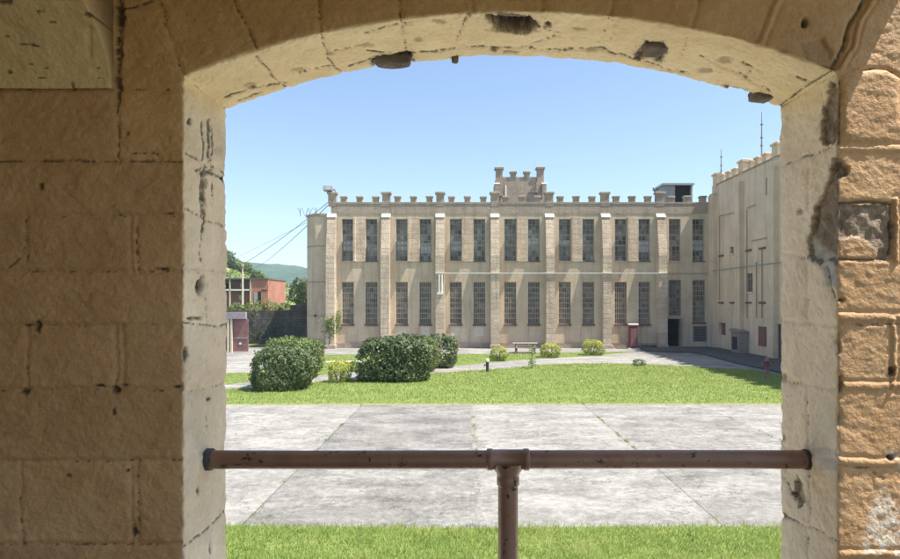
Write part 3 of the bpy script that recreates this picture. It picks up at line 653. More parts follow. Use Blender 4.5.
def holed_wall(mb, x0, x1, z0, z1, rects, y, depth):
    xs = sorted({x0, x1, *[r[0] for r in rects], *[r[1] for r in rects]}); zs = sorted({z0, z1, *[r[2] for r in rects], *[r[3] for r in rects]})
    for i in range(len(xs)-1):
        for j in range(len(zs)-1):
            cx, cz = (xs[i]+xs[i+1])/2, (zs[j]+zs[j+1])/2
            if any(r[0] < cx < r[1] and r[2] < cz < r[3] for r in rects): continue
            mb.add([(xs[i],y,zs[j]),(xs[i+1],y,zs[j]),(xs[i+1],y,zs[j+1]),(xs[i],y,zs[j+1])], [(0,1,2,3)])
    for a, b_, c, d in rects:
        mb.add([(a,y,c),(b_,y,c),(b_,y,d),(a,y,d),(a,y+depth,c),(b_,y+depth,c),(b_,y+depth,d),(a,y+depth,d)], [(0,4,5,1),(1,5,6,2),(2,6,7,3),(3,7,4,0)])
wb = MB(); holed_wall(wb, x0m, x1m, -.05, ztop, holes, YF, .5)
wb.add([(x0m,YF,-.05),(x0m,YF+14,-.05),(x0m,YF+14,ztop),(x0m,YF,ztop)], [(0,1,2,3)])
wb.add([(x0m,YF+14,-.05),(x1m+8,YF+14,-.05),(x1m+8,YF+14,ztop),(x0m,YF+14,ztop)], [(0,1,2,3)])
wb.add([(x0m,YF,ztop),(x1m,YF,ztop),(x1m,YF+.45,ztop),(x0m,YF+.45,ztop)], [(0,1,2,3)])
wb.add([(x0m,YF+.45,ztop),(x1m,YF+.45,ztop),(x1m,YF+.45,ztop-1.1),(x0m,YF+.45,ztop-1.1)], [(0,3,2,1)])
wb.build('wall', MAT['facade'], main)
MB().add([(x0m,YF+.45,ztop-1.0),(x1m+8,YF+.45,ztop-1.0),(x1m+8,YF+14,ztop-1.0),(x0m,YF+14,ztop-1.0)], [(0,1,2,3)]).build('roof', MAT['roofing'], main)
MB().box(x0m+.02, x1m, YF-.035, YF-.002, FZ(213.6), ztop-.002).build('parapet_band', MAT['parapet'], main)
MB().box(x0m, x1m, YF-.07, YF-.036, FZ(202.6)-.1, FZ(202.6)+.03).build('parapet_coping', MAT['parapet'], main)
PD = .82
for u in pil_u:
    a, b_ = FX(u), FX(u+8.4); zt, zc = FZ(218), FZ(213.3)
    MB().prism_x([(YF-PD,-.05),(YF-PD,FZ(256)),(YF-.3,zt),(YF-.001,zt),(YF-.001,-.05)], a, b_).build('pilaster', MAT['pilaster'], main)
    MB().prism_x([(YF-.36,zt+.004),(YF-.36,zt+.06),(YF-.002,zc),(YF-.002,zt+.004)], a-.02, b_+.02).build('pilaster_cap', MAT['cap'], main)
    MB().bevbox(a-.1, b_+.1, YF-PD-.12, YF-.002, -.05, .3, .03).build('pilaster_base', MAT['parapet'], main)
    za, zb = FZ(202.3), FZ(191.8); mm = MB(); mm.box(a+.02, b_-.02, YF-.06, YF+.44, za-.3, zb-.18); mm.bevbox(a-.08, b_+.08, YF-.14, YF+.52, zb-.18, zb, .03); mm.build('merlon', MAT['parapet'], main)
    n3 = 3
    for k in range(3):
        uc = u+8.4+(54.4-8.4)*(k+.5+.0)/3+(-.6 if k == 0 else .6 if k == 2 else 0)
        if uc > 709: continue
        a2, b2 = FX(uc-2.9), FX(uc+2.9); zb2 = FZ(195.9+random.uniform(-.25,.25))
        mm = MB(); mm.box(a2, b2, YF-.03, YF+.42, za-.1, zb2-.14); mm.bevbox(a2-.06, b2+.06, YF-.08, YF+.48, zb2-.14, zb2, .03); mm.build('merlon', MAT['parapet'], main)
for i, u in enumerate(pil_u[:6]):
    MB().box(FX(u+25.9), FX(u+37.4), YF-.08, YF-.001, FZ(261.5), FZ(217.5)).build('mullion_pier', MAT['pilaster'], main)
    MB().box(FX(u+25.95), FX(u+27.8), YF-.42, YF-.0805, FZ(261.45), FZ(217.55)).build('shadow_rib', MAT['pilaster'], main)  # added rib; its shadow forms the upper edge of the diagonal streak
MB().box(FX(336.6), FX(664), YF-.14, YF-.002, -.05, .42).build('plinth', MAT['parapet'], main)
MB().box(FX(436), FX(664), YF-PD-.09, YF-PD-.003, FZ(274.1), FZ(273.2)).build('conduit', MAT['cap'], main)
MB().box(FX(664.8), FX(711), YF-.05, YF-.003, FZ(273.9), FZ(273.1)).build('conduit', MAT['grey'], main)
dp = MB(); dp.tube([(FX(439.5),YF-PD-.09,FZ(275)),(FX(439.5),YF-PD-.09,FZ(293))], .06, 8); dp.tube([(FX(442.3),YF-PD-.09,FZ(275)),(FX(442.3),YF-PD-.09,FZ(293))], .06, 8); dp.box(FX(437.5),FX(443.5),YF-PD-.2,YF-PD-.003,FZ(294.5),FZ(292.5)); dp.build('downpipe', MAT['white'], main)
# windows
board_at = {(0,0):(241,251),(1,0):(241,250),(1,1):(243,253),(2,0):(241,251),(3,1):(238,244),(4,0):(240,246),(5,1):(241,252),(6,1):(240,250)}
for (u0, u1, v0, v1, kd, i, ab) in wins:
    a, b_, z0, z1 = FX(u0), FX(u1), FZ(v1), FZ(v0); yw = YF+.22
    fr_ = MB(); t_ = .05
    fr_.box(a, a+t_, yw, yw+.09, z0, z1).box(b_-t_, b_, yw, yw+.09, z0, z1).box(a+t_, b_-t_, yw, yw+.09, z1-t_, z1).box(a+t_, b_-t_, yw, yw+.09, z0, z0+t_)
    nh = 8 if kd != 'transom' else 6
    for k in range(1, 3): xx = a+(b_-a)*k/3; fr_.box(xx-.018, xx+.018, yw+.01, yw+.07, z0+t_, z1-t_)
    for k in range(1, nh):
        zz = z0+(z1-z0)*k/nh; hv = .075 if (kd == 'up' and k in (3, 5)) or (kd == 'low' and k == 3) else .018; fr_.box(a+t_, b_-t_, yw+.012, yw+.068, zz-hv, zz+hv)
    w_ = fr_.build('window', MAT['sash'], main)
    MB().box(a+.01, b_-.01, yw+.05, yw+.06, z0+.01, z1-.01).build('pane', MAT['glass'], w_)
    if kd in ('low', 'transom'):
        gr = MB()
        for k in range(1, 6): xx = a+(b_-a)*k/6; gr.box(xx-.014, xx+.014, YF+.1, YF+.125, z0+.02, z1-.02)
        for k in range(0, 9): zz = z0+.06+(z1-z0-.12)*k/8; gr.box(a, b_, YF+.126, YF+.142, zz-.028, zz+.028)
        gr.build('grille', MAT['sash_light'] if kd == 'low' else MAT['sash'], w_)
    elif (i, ab) in board_at:
        va, vb = board_at[(i, ab)]; MB().box(a+.06, b_-.06, yw+.036, yw+.047, FZ(vb), FZ(va)).build('panel', MAT['board'], w_)
    if kd != 'transom':
        MB().bevbox(a-.06, b_+.06, YF-.09, YF+.2, z0-.17 if kd == 'low' else z0-.08, z0+.004, .02).build('sill', MAT['sill'] if (kd == 'low' or ab == 1) else MAT['facade'], w_)
    if kd == 'low' and i in (1, 2) or (kd == 'low' and i == 2):
        MB().box(a+.14, b_-.14, YF-.012, YF-.001, FZ(336), FZ(326)).build('repair_patch', MAT['patch'], main)
MB().box(FX(692.5), FX(706.8), YF-.04, YF-.002, FZ(341.5), FZ(325.5)).build('louvre_panel', MAT['grey'], main)
lv = MB()
for k in range(9): z = FZ(341)+.14*k+.02; lv.prism_x([(YF-.09,z),(YF-.041,z+.09),(YF-.041,z)], FX(693.5), FX(705.8))
lv.build('louvre_panel', MAT['black'], main)
# doorway
df = MB(); a, b_, z0, z1 = HB
df.box(a-.16, a-.002, YF-.06, YF-.002, .1, z1+.16).box(b_+.002, b_+.16, YF-.06, YF-.002, .1, z1+.16).box(a-.002, b_+.002, YF-.06, YF-.002, z1+.002, z1+.16); df.build('door_frame', MAT['parapet'], main)
MB().add([(a,YF+.5,0),(b_,YF+.5,0),(b_,YF+.5,z1),(a,YF+.5,z1),(a,YF+3,0),(b_,YF+3,0),(b_,YF+3,z1),(a,YF+3,z1)], [(0,1,5,4),(1,2,6,5),(2,3,7,6),(3,0,4,7),(4,5,6,7)]).build('passage', MAT['dark'], main)
dl = MB(); dl.box(a+.03, a+.08, YF+.12, YF+1.1, .12, z1-.05).build('door', MAT['black'], main)
MB().box(a-.25, b_+.25, YF-.42, YF-.003, 0, .14).build('doorstep', MAT['parapet'], main)
# corner turret at the left end
tw = MB(); xa, xb, xc = FX(304), FX(315.2), FX(327.8); tzt = FZ(213.5)
tp = [(xa,YF+1.0),(xb,YF+.05),(xc,YF+.05),(xc,YF+6),(xa,YF+6)]
tw.prism(tp, -.05, tzt-.2).build('corner_turret', MAT['facade'], main)
MB().prism([(xa-.08,YF+.95),(xb-.05,YF-.05),(xc+.0,YF-.05),(xc+.0,YF+6.1),(xa-.08,YF+6.1)], tzt-.197, tzt).build('turret_coping', MAT['parapet'], main)
bd = MB()
for vv_ in (246, 282, 316): bd.prism([(xa-.03,YF+.97),(xb-.03,YF+.01),(xc-.002,YF+.01),(xc-.002,YF+5.9),(xa-.03,YF+5.9)], FZ(vv_)-.03, FZ(vv_)+.03)
bd.build('turret_string_course', MAT['parapet'], main)
MB().box(xb-.08, xb+.06, YF-.06, YF+.02, FZ(317), FZ(314.5)).build('junction_box', MAT['black'], main)
# stepped tower rising behind the parapet
YT = YF+3.2; tx = lambda u: gx(u, YT); tz = lambda v: gz(v, YT)
tb = MB(); tb.box(tx(500), tx(540), YT, YT+4, ztop-1, tz(177)); tb.prism([(tx(495.5),YT+.7),(tx(500)+.01,YT+.02),(tx(500)+.01,YT+3.9),(tx(495.5),YT+3.9)], ztop-1, tz(179)); tb.prism([(tx(540)-.01,YT+.02),(tx(545.2),YT+.7),(tx(545.2),YT+3.9),(tx(540)-.01,YT+3.9)], ztop-1, tz(179)); tb.build('tower', MAT['parapet'], main)
for (u0, u1, vt) in ((495.2,503.2,167.2),(536.6,544.4,167)):
    mm = MB(); mm.box(tx(u0)+.06, tx(u1)-.06, YT-.1, YT+.6, tz(196), tz(vt)-.18); mm.bevbox(tx(u0)-.06, tx(u1)+.06, YT-.2, YT+.7, tz(vt)-.18, tz(vt), .03); mm.build('tower_turret', MAT['parapet'], main)
for (u0, u1, vc) in ((494,499.5,183),(541.5,546.4,183)):
    MB().prism_x([(YT-.35,tz(vc+1.6)),(YT-.35,tz(vc+1.4)),(YT-.11,tz(vc)),(YT-.11,tz(vc+1.6))], tx(u0), tx(u1)).build('turret_cap', MAT['cap'], main)
    MB().box(tx(u0)+.04, tx(u1)-.04, YT-.33, YT-.102, ztop-1, tz(vc+1.65)).build('tower_buttress', MAT['parapet'], main)
for u0 in (509.6, 523.2):
    mm = MB(); mm.box(tx(u0)+.08, tx(u0+7.4)-.08, YT-.03, YT+.45, tz(178), tz(171.2)-.15); mm.bevbox(tx(u0), tx(u0+7.4), YT-.1, YT+.52, tz(171.2)-.15, tz(171.2), .03); mm.build('tower_merlon', MAT['parapet'], main)
MB().box(tx(505.0), tx(506.6), YT-.04, YT-.002, tz(196), tz(185.5)).build('tower_light_slit', MAT['white'], main)
st_ = MB()
for k in range(4): st_.box(tx(529+2.4*k), tx(537.5), YT-.08-.05*k, YT-.003, tz(193), tz(190.5-2.6*k))
st_.build('tower_step', MAT['parapet'], main)

# ------------------------------------------------------------------ RIGHT BUILDING
XS = FX(712); side = thing('side_wing', (XS, 40, 0), 'cream battlemented wing running towards the camera on the right', 'building')
ZS = 13.75
dY = lambda u: XS*FPX/(u-U0)
def szz(u, v): return gz(v, dY(u))
srects = []  # (Y0, Y1, z0, z1)
W1 = (dY(733.6), dY(729.8), szz(731.6,253.5), szz(731.6,246.8)); W2 = (dY(752.6), dY(746.2), szz(749,291.8), szz(749,273.4)); D1 = (dY(781), dY(776.2), .12, szz(778,324)); D2 = (dY(725.6), dY(718.8), szz(722,335), szz(722,322.8))
sm = MB()
ys = sorted({18.0, YF-.002, *[q for r_ in (W1,W2,D1,D2) for q in r_[:2]]}); zs = sorted({-.05, ZS, *[q for r_ in (W1,W2,D1,D2) for q in r_[2:]]})
for i in range(len(ys)-1):
    for j in range(len(zs)-1):
        cy, cz = (ys[i]+ys[i+1])/2, (zs[j]+zs[j+1])/2
        if any(r_[0] < cy < r_[1] and r_[2] < cz < r_[3] for r_ in (W1,W2,D1,D2)): continue
        sm.add([(XS,ys[i],zs[j]),(XS,ys[i+1],zs[j]),(XS,ys[i+1],zs[j+1]),(XS,ys[i],zs[j+1])], [(3,2,1,0)])
for a, b_, c, d in (W1,W2,D1,D2):
    sm.add([(XS,a,c),(XS,b_,c),(XS,b_,d),(XS,a,d),(XS+.35,a,c),(XS+.35,b_,c),(XS+.35,b_,d),(XS+.35,a,d)], [(0,4,5,1),(1,5,6,2),(2,6,7,3),(3,7,4,0)])
sm.add([(XS,18,-.05),(XS+12,18,-.05),(XS+12,18,ZS),(XS,18,ZS)], [(0,1,2,3)]); sm.add([(XS,18,ZS),(XS+.5,18,ZS),(XS+.5,YF,ZS),(XS,YF,ZS)], [(0,1,2,3)])
sm.add([(XS+12,18,-.05),(XS+12,YF+5,-.05),(XS+12,YF+5,ZS),(XS+12,18,ZS)], [(0,1,2,3)]); sm.add([(XS,YF,ztop-1.2),(XS+12,YF,ztop-1.2),(XS+12,YF,ZS),(XS,YF,ZS)], [(0,3,2,1)])
sm.build('wall', MAT['side'], side)
MB().box(XS+.5, XS+12, 18, YF, ZS-1.0, ZS-.9).build('roof', MAT['roofing'], side)
for nm, r_ in (('window', W1), ('window', W2)):
    a, b_, c, d = r_; f_ = MB(); f_.box(XS+.14, XS+.2, a, a+.06, c, d).box(XS+.14, XS+.2, b_-.06, b_, c, d).box(XS+.14, XS+.2, a, b_, d-.06, d).box(XS+.14, XS+.2, a, b_, c, c+.06).box(XS+.15, XS+.19, (a+b_)/2-.02, (a+b_)/2+.02, c, d); w_ = f_.build(nm, MAT['sash'], side)
    MB().box(XS+.2, XS+.215, a, b_, c, d).build('pane', MAT['glass'], w_)
    MB().box(XS-.08, XS+.13, a-.08, b_+.08, c-.12, c-.003).build('sill', MAT['side'], w_)
MB().box(XS+.3, XS+.34, D1[0], D1[1], 0, D1[3]).build('door', MAT['black'], side); MB().box(XS+.25, XS+.34, D2[0], D2[1], D2[2], D2[3]).build('vent_box', MAT['maroon'], side)
pYs = [50.35, 45.6, 40.6, 35.9, 31.2, 26.5, 21.8]
for k, y in enumerate(pYs):
    if k == 0: MB().box(XS-.34, XS-.001, y-.35, YF-.003, -.05, ZS-.9).build('pilaster', MAT['side'], side)
    else: MB().box(XS-.34, XS-.001, y-.4, y+.4, -.05, ZS-.9).build('pilaster', MAT['side'], side)
    mm = MB(); mm.box(XS-.05, XS+.45, y-.38, y+.38, ZS-.2, ZS+.75); mm.bevbox(XS-.15, XS+.55, y-.48, y+.48, ZS+.75, ZS+.93, .03); mm.build('merlon', MAT['side'], side)
    for q in (1.3, 2.4, 3.5):
        yc = y-q; mm = MB(); mm.box(XS-.02, XS+.42, yc-.26, yc+.26, ZS-.1, ZS+.45); mm.bevbox(XS-.1, XS+.5, yc-.34, yc+.34, ZS+.45, ZS+.59, .03); mm.build('merlon', MAT['side'], side)
    if k < 6:
        MB().prism([(XS-.34,y-.42),(XS-.002,y-.42),(XS-.002,y+.42),(XS-.34,y+.42)], ZS-.897, ZS-.78).build('pilaster_cap', MAT['side'], side)
MB().box(XS-.06, XS-.002, 18, 50, ZS-.12, ZS+.0).build('coping', MAT['parapet'], side)
ld = MB()
for u, v in ((721.5,255.8),(749,250.5),(762.8,248.3),(721.5,302.8),(732.8,302.8),(749,302.8),(762.8,302.8)):
    y = dY(u); ld.box(XS-.1, XS-.003, y-.42, y+.42, szz(u,v)-.07, szz(u,v)+.07)
ld.build('ledge', MAT['sill'], side)
pp = MB()
for (u1,v1,u2,v2) in ((757,262,757,318),(762.5,250,762.5,318),(747.4,210,747.4,318),(747.4,208,756,205),(767,178,767,195),(771.5,176,771.5,192),(767,195,771.5,192),(767,178,771.5,176),(720,216,738,212),(720,216,720,300),(752,241,776,236)):
    pp.tube([(XS-.06, dY(u1), szz(u1,v1)), (XS-.06, dY(u2), szz(u2,v2))], .035, 6)
pp.build('conduit', MAT['sill_beige'], side)
MB().tube([(XS-.36, 50, FZ(271.5)), (XS-.36, 30, FZ(271.5))], .04, 6).build('conduit', MAT['grey'], side)
y = dY(744); cb = MB(); cb.bevbox(XS-.75, XS-.003, y-.75, y+.55, .12, 1.65, .03); cb.build('wall_cabinet', MAT['sash'], side)
MB().box(XS-.76, XS-.751, y-.55, y+.3, .35, 1.3).build('wall_cabinet', MAT['black'], side); MB().prism_x([(y-.85,1.655),(y+.62,1.655),(y+.62,1.9),(y-.85,1.72)], XS-.85, XS-.003).build('cabinet_hood', MAT['sash'], side)
MB().box(XS-.06, XS-.004, dY(766.4), dY(759), szz(762,346), szz(762,326.5)).build('shutter', MAT['maroon'], side)
MB().box(XS-.25, XS-.003, dY(715.5)-.2, dY(715.5)+.2, FZ(259)-.25, FZ(259)+.15).build('lamp_bracket', MAT['black'], side)

# ------------------------------------------------------------------ SMALL THINGS AROUND THE BUILDINGS
hut = thing('rooftop_hut', (gx(678,YF+4), YF+4, ztop-1), 'grey flat-roofed hut with a dark opening on the cell block roof', 'hut')
Yh = YF+4; hx = lambda u: gx(u, Yh); hz = lambda v: gz(v, Yh)
h_ = MB(); h_.box(hx(663.5), hx(675), Yh, Yh+2.6, ztop-1, hz(185.5)).box(hx(691), hx(692.5), Yh, Yh+2.6, ztop-1, hz(185.5)).box(hx(675), hx(691), Yh+2.5, Yh+2.6, ztop-1, hz(185.5)); h_.build('wall', MAT['grey'], hut)
MB().box(hx(662), hx(693.5), Yh-.25, Yh+2.8, hz(185.4), hz(183.4)).build('roof', MAT['zinc'], hut)
MB().box(hx(675.2), hx(690.8), Yh+.3, Yh+2.4, ztop-1, hz(186)).build('opening', MAT['dark'], hut)
def coil(name, c, L, r, turns, label, axis='x'):
    pts = []; n = turns*16
    for k in range(n+1):
        a = 2*math.pi*k/16; t_ = k/n
        pts.append((c[0]+(t_-.5)*L+.1*math.sin(a*.7), c[1]+r*math.sin(a)*.6, c[2]+r*(1+math.cos(a))))
    mb = MB(); mb.tube(pts, .017, 4)
    o = mb.build(name, MAT['black']); return tag(o, label, 'razor wire')
coil('razor_wire', (gx(309,YF+2), YF+1.6, tzt), 1.9, .36, 4, 'loose coil of razor wire on the corner turret roof')
coil('razor_wire', (gx(655.5,YF+.2), YF+.2, FZ(191.8)), .5, .2, 3, 'small coil of razor wire beside the rooftop hut')
fp = thing('floodlight', (FX(334.5), YF+.2, FZ(191.8)), 'grey floodlight on the left corner merlon of the cell block', 'floodlight')
MB().tube([(FX(334.5),YF+.2,FZ(191.8)),(FX(334.5),YF+.2,FZ(189.5)),(FX(331),YF+.1,FZ(189))], .05, 8).build('bracket', MAT['black'], fp)
MB().prism_x([(YF-.35,FZ(190.8)),(YF-.3,FZ(186.4)),(YF+.35,FZ(185.9)),(YF+.3,FZ(191.2))], FX(324), FX(332.5)).build('lamp_housing', MAT['grey'], fp)
MB().prism_x([(YF-.37,FZ(190.7)),(YF-.355,FZ(190.7)),(YF-.305,FZ(186.6)),(YF-.32,FZ(186.6))], FX(324.5), FX(332)).build('lens', MAT['board'], fp)
def antenna(u, v0, v1, label):
    y = dY(u)+.0; x = XS+.3; zb = ZS; o = thing('antenna_mast', (x, y, zb), label, 'antenna', None)
    zt = gz(v1, y); MB().tube([(x,y,zb),(x,y,(zb+zt)/2+.2),(x,y,zt)], [.06,.05,.022], 8).build('mast', MAT['grey'], o)
    e = MB(); 
    for k in (.35,.5,.75): zz = zb+(zt-zb)*k; e.box(x-.08, x+.08, y-.03, y+.03, zz, zz+.09)
    e.build('mast_clamp', MAT['black'], o)
antenna(717.6, 178, 149, 'short antenna mast at the far corner of the side wing roof')
antenna(757.5, 165, 112, 'tall thin antenna mast on the side wing parapet')
def sag(p, q, s, n=24):
    p, q = Vector(p), Vector(q); return [p.lerp(q, k/n)+Vector((0,0,-s*4*(k/n)*(1-k/n))) for k in range(n+1)]
Pa = (FX(332), YF-.1, FZ(199.5)); 
up_ = thing('utility_pole', (gx(242.6,72), 72, -.05), 'pale utility pole in front of the brick house', 'utility pole')
ptop = gz(264.5, 72)
MB().tube([(gx(242.6,72),72,-.05),(gx(242.6,72),72,ptop+.1)], [.14,.10], 10).build('pole', MAT['cream'], up_)
MB().box(gx(242.6,72)-.5, gx(242.6,72)+.5, 71.88, 71.95, ptop-.35, ptop-.25).build('crossarm', MAT['wood'], up_)
tag(MB().tube(sag(Pa, (gx(242.6,72), 72, ptop), .25), .026, 5).build('utility_cable', MAT['cable']), 'upper thick black cable from the corner merlon down to the pale pole', 'cable')
tag(MB().tube(sag((Pa[0]+.05,Pa[1],Pa[2]-.15), (gx(255,150), 150, gz(268,150)), .6), .034, 5).build('utility_cable', MAT['cable']), 'lower black cable from the corner merlon running down to the hillside', 'cable')
tag(MB().tube(sag((FX(312),YF+2,tzt), (gx(226,90), 90, gz(262,90)), .1), .014, 4).build('utility_cable', MAT['cable']), 'thin faint wire from the turret roof to the far left', 'cable')

# red cabinet by the facade
Yb = 50.2; bx_ = lambda u: gx(u, Yb); bz_ = lambda v: gz(v, Yb)
rc = thing('call_box', (bx_(632.8), Yb, 0), 'narrow red cabinet with white top standing against the cell block wall', 'cabinet')
MB().bevbox(bx_(629), bx_(636.6), Yb-.3, Yb+.25, .06, bz_(325.2), .03).build('body', MAT['red'], rc)
MB().bevbox(bx_(628.4), bx_(637.4), Yb-.36, Yb+.3, bz_(325.1), bz_(323.7), .02).build('top_cover', MAT['white'], rc)
MB().box(bx_(629.8), bx_(635.8), Yb-.325, Yb-.302, .25, bz_(328)).build('door_panel', MAT['maroon'], rc)
MB().box(bx_(627.5), bx_(640), Yb-.5, Yb+.3, 0, .058).build('footing', MAT['white'], rc)
# picnic table
Yp = 46; pc = thing('picnic_table', (gx(525,Yp), Yp, 0), 'weathered wooden picnic table with attached benches near the facade', 'picnic table')
px = gx(525, Yp)
t_ = MB()
for k in range(5): t_.box(px-.95, px+.95, Yp-.38+.155*k, Yp-.38+.155*k+.14, .72, .77)
t_.build('tabletop', MAT['tabletop'], pc)
for s in (-1, 1):
    b2 = MB()
    for k in range(2): yb = Yp+s*.72+(k-.5)*.15; b2.box(px-.95, px+.95, yb-.07, yb+.07, .43, .475)
    b2.build('bench', MAT['wood'], pc)
for s in (-1, 1):
    x = px+s*.68; l = MB()
    for q in (-1, 1): l.add([(x-.04,Yp+q*.62,0.0),(x+.04,Yp+q*.62,0.0),(x+.04,Yp+q*.74,0.0),(x-.04,Yp+q*.74,0.0),(x-.04,Yp+q*.2,.72),(x+.04,Yp+q*.2,.72),(x+.04,Yp+q*.32,.72),(x-.04,Yp+q*.32,.72)], [(0,3,2,1),(4,5,6,7),(0,1,5,4),(1,2,6,5),(2,3,7,6),(3,0,4,7)])
    l.box(x-.03, x+.03, Yp-.85, Yp+.85, .34, .43).box(x-.03, x+.03, Yp-.36, Yp+.36, .64, .718); l.build('leg_frame', MAT['wood'], pc)
# standpipe on the lawn, bollard by the path
def place(u, v): 
    x, y = ground(u, v); return x, y
x, y = place(766.8, 377.5); hy = thing('fire_hydrant', (x, y, .02), 'dark red standpipe hydrant in the shaded lawn corner', 'hydrant')
sp = lambda: (x, y)
MB().tube([(x,y,.0),(x,y,.08),(x,y,.081),(x,y,.8),(x,y,.801),(x,y,.86)], [.15,.15,.1,.095,.14,.14], 14).build('barrel', MAT['maroon'], hy)
MB().tube([(x,y,.86),(x,y,.95),(x,y,1.02),(x,y,1.05),(x,y,1.1)], [.125,.115,.07,.035,.035], 14).build('bonnet', MAT['maroon'], hy)
for s in (-1, 1): MB().tube([(x+s*.08,y,.66),(x+s*.2,y,.66),(x+s*.2,y,.66),(x+s*.24,y,.66)], [.055,.055,.07,.07], 12).build('hose_outlet', MAT['maroon'], hy)
x, y = place(487.4, 372); bo = thing('pipe_bollard', (x, y, .02), 'short dark pipe post with white cap beside the path', 'post')
MB().tube([(x,y,0),(x,y,.55)], .085, 12).build('pipe', MAT['black'], bo); MB().tube([(x,y,.55),(x,y,.56),(x,y,.68),(x,y,.74)], [.085,.12,.11,.05], 12).build('cap', MAT['white'], bo)
MB().tube([(x-.02,y,.4),(x-.16,y,.4),(x-.17,y,.32)], .035, 8).build('tap', MAT['black'], bo)

# ------------------------------------------------------------------ PLANTS
def leaf_cloud(centers, nrm, size, rng, flat=.55):
    """diamond leaves at the given points, leaning out along nrm"""
    n = len(centers); d = nrm+rng.normal(0, flat, (n,3)); d /= np.linalg.norm(d, axis=1)[:,None]
    t_ = rng.normal(0, 1, (n,3)); t_ -= d*(t_*d).sum(1)[:,None]; t_ /= np.linalg.norm(t_, axis=1)[:,None]; s_ = np.cross(d, t_)
    sz = size*rng.uniform(.6, 1.3, n)[:,None]
    v = np.empty((n,4,3)); v[:,0] = centers-t_*sz; v[:,1] = centers+s_*sz*.5+d*sz*.15; v[:,2] = centers+t_*sz; v[:,3] = centers-s_*sz*.5+d*sz*.15
    return v.reshape(-1,3), np.arange(4*n).reshape(n,4)
def clump(n, rad, rng, seed, power=.8, bumps=.16, bscale=1.6, shell=.72, low=0.0):
    d = rng.normal(0, 1, (n,3)); d /= np.linalg.norm(d, axis=1)[:,None]
    q = np.sign(d)*np.abs(d)**power; q /= np.max([np.linalg.norm(q, axis=1)*0+1, np.linalg.norm(q, axis=1)*.8], axis=0)[:,None]
    k = 1+bumps*fbm(d, bscale, 3, seed)*1.6; rr_ = rng.uniform(shell, 1, n)**.6*np.where(rng.uniform(0, 1, n) < .025, rng.uniform(1.02, 1.12, n), 1)
    p = q*(k*rr_)[:,None]*np.array(rad); return p, d
def shrub(name, u, vb, w, h, mat, nleaf, size, label, seed, group=None, depth=None, power=.75, lobes=None, stems=True, bumps=.18):
    x, y = ground(u, vb); rng = np.random.default_rng(seed)
    o = thing(name, (x, y, 0), label, 'shrub', group)
    Vs, Fs, To = [], [], []; b0 = 0
    for (ox, oy, sw, sh) in (lobes or [(0,0,1,1)]):
        rad = (w*sw/2, (depth or w)*sw/2, h*sh*.56)
        p, d = clump(int(nleaf*sw), rad, rng, seed+int(ox*7), power, bumps)
        p = p+np.array((ox, oy, h*sh*.5)); k = p[:,2] > .03; p, d = p[k], d[k]
        v, f = leaf_cloud(p, d, size, rng); Vs.append(v); Fs.append(f+b0); b0 += len(v)
        c = fbm(p, 3.2, 2, seed+1); To.append(np.clip(.5+.5*c+rng.normal(0, .16, len(p)), 0, 1))
    mesh_np('foliage', np.concatenate(Vs), np.concatenate(Fs), mat, o, False, {'tone': ('FACE', np.concatenate(To))})
    if stems:
        mb = MB()
        for k in range(7):
            a = rng.uniform(0, 6.28); mb.tube([(x+.08*math.cos(a), y+.08*math.sin(a), -.02), (x+w*.18*math.cos(a), y+w*.14*math.sin(a), h*.35), (x+w*.3*math.cos(a), y+w*.25*math.sin(a), h*.7)], [.03,.022,.01], 6)
        mb.build('stems', MAT['trunk'], o)
    return o
shrub('round_shrub', 285, 388, 2.85, 1.82, MAT['leaf_dark'], 6500, .085, 'big round dark green shrub in front of a paler one, far left', 41, power=.72)
shrub('round_shrub', 294.5, 377, 2.85, 1.95, MAT['leaf_mid'], 5000, .085, 'pale green clipped shrub right behind the big round dark one', 42, power=.7)
shrub('clipped_hedge', 396, 380.5, 2.5, 2.05, MAT['leaf_dark'], 4800, .085, 'wide dark green clipped hedge, largest plant on the lawn', 43, lobes=[(-.62,0,1,.97),(0,-.05,1,1.0),(.62,.1,1,1.02)], depth=2.1, power=.62)
shrub('round_shrub', 440, 367, 2.05, 1.85, MAT['leaf_dark'], 4200, .085, 'dark rounded shrub half hidden behind the right end of the hedge', 44, power=.68)
shrub('round_shrub', 422, 371, 1.9, 1.8, MAT['leaf_mid'], 2600, .085, 'pale green shrub tucked between the hedge and the dark rounded shrub', 48, power=.68)
shrub('golden_shrub', 339.5, 382, 1.12, 1.02, MAT['leaf_yellow'], 1700, .05, 'yellow tipped shrub between the round shrub and the hedge', 45, power=.75, group='yellow tipped shrubs')
shrub('small_shrub', 355.5, 371.5, .75, .55, MAT['leaf_mid'], 700, .05, 'low green shrub against the left end of the hedge', 46, stems=False)
shrub('golden_shrub', 498.7, 360.8, 1.16, .9, MAT['leaf_yellow'], 1500, .055, 'yellow tipped shrub left of the picnic table', 51, group='yellow tipped shrubs')
shrub('golden_shrub', 550.3, 357.4, 1.5, .97, MAT['leaf_yellow'], 1700, .06, 'yellow tipped shrub right of the picnic table', 52, group='yellow tipped shrubs')
shrub('golden_shrub', 593, 355, 1.62, 1.04, MAT['leaf_yellow'], 1800, .06, 'yellow tipped shrub nearest the red cabinet', 53, group='yellow tipped shrubs')
shrub('weed_tuft', 639, 366, .75, .4, MAT['leaf_mid'], 420, .05, 'low weedy tuft at the back edge of the lawn', 54, stems=False)
x, y = ground(531.7, 368.6); sg = thing('sapling', (x, y, 0), 'thin pale sapling beside the path in front of the picnic table', 'sapling')
MB().tube([(x,y,-.02),(x+.02,y,.5),(x-.02,y,1.28)], [.022,.016,.008], 6).build('stem', MAT['trunk'], sg)
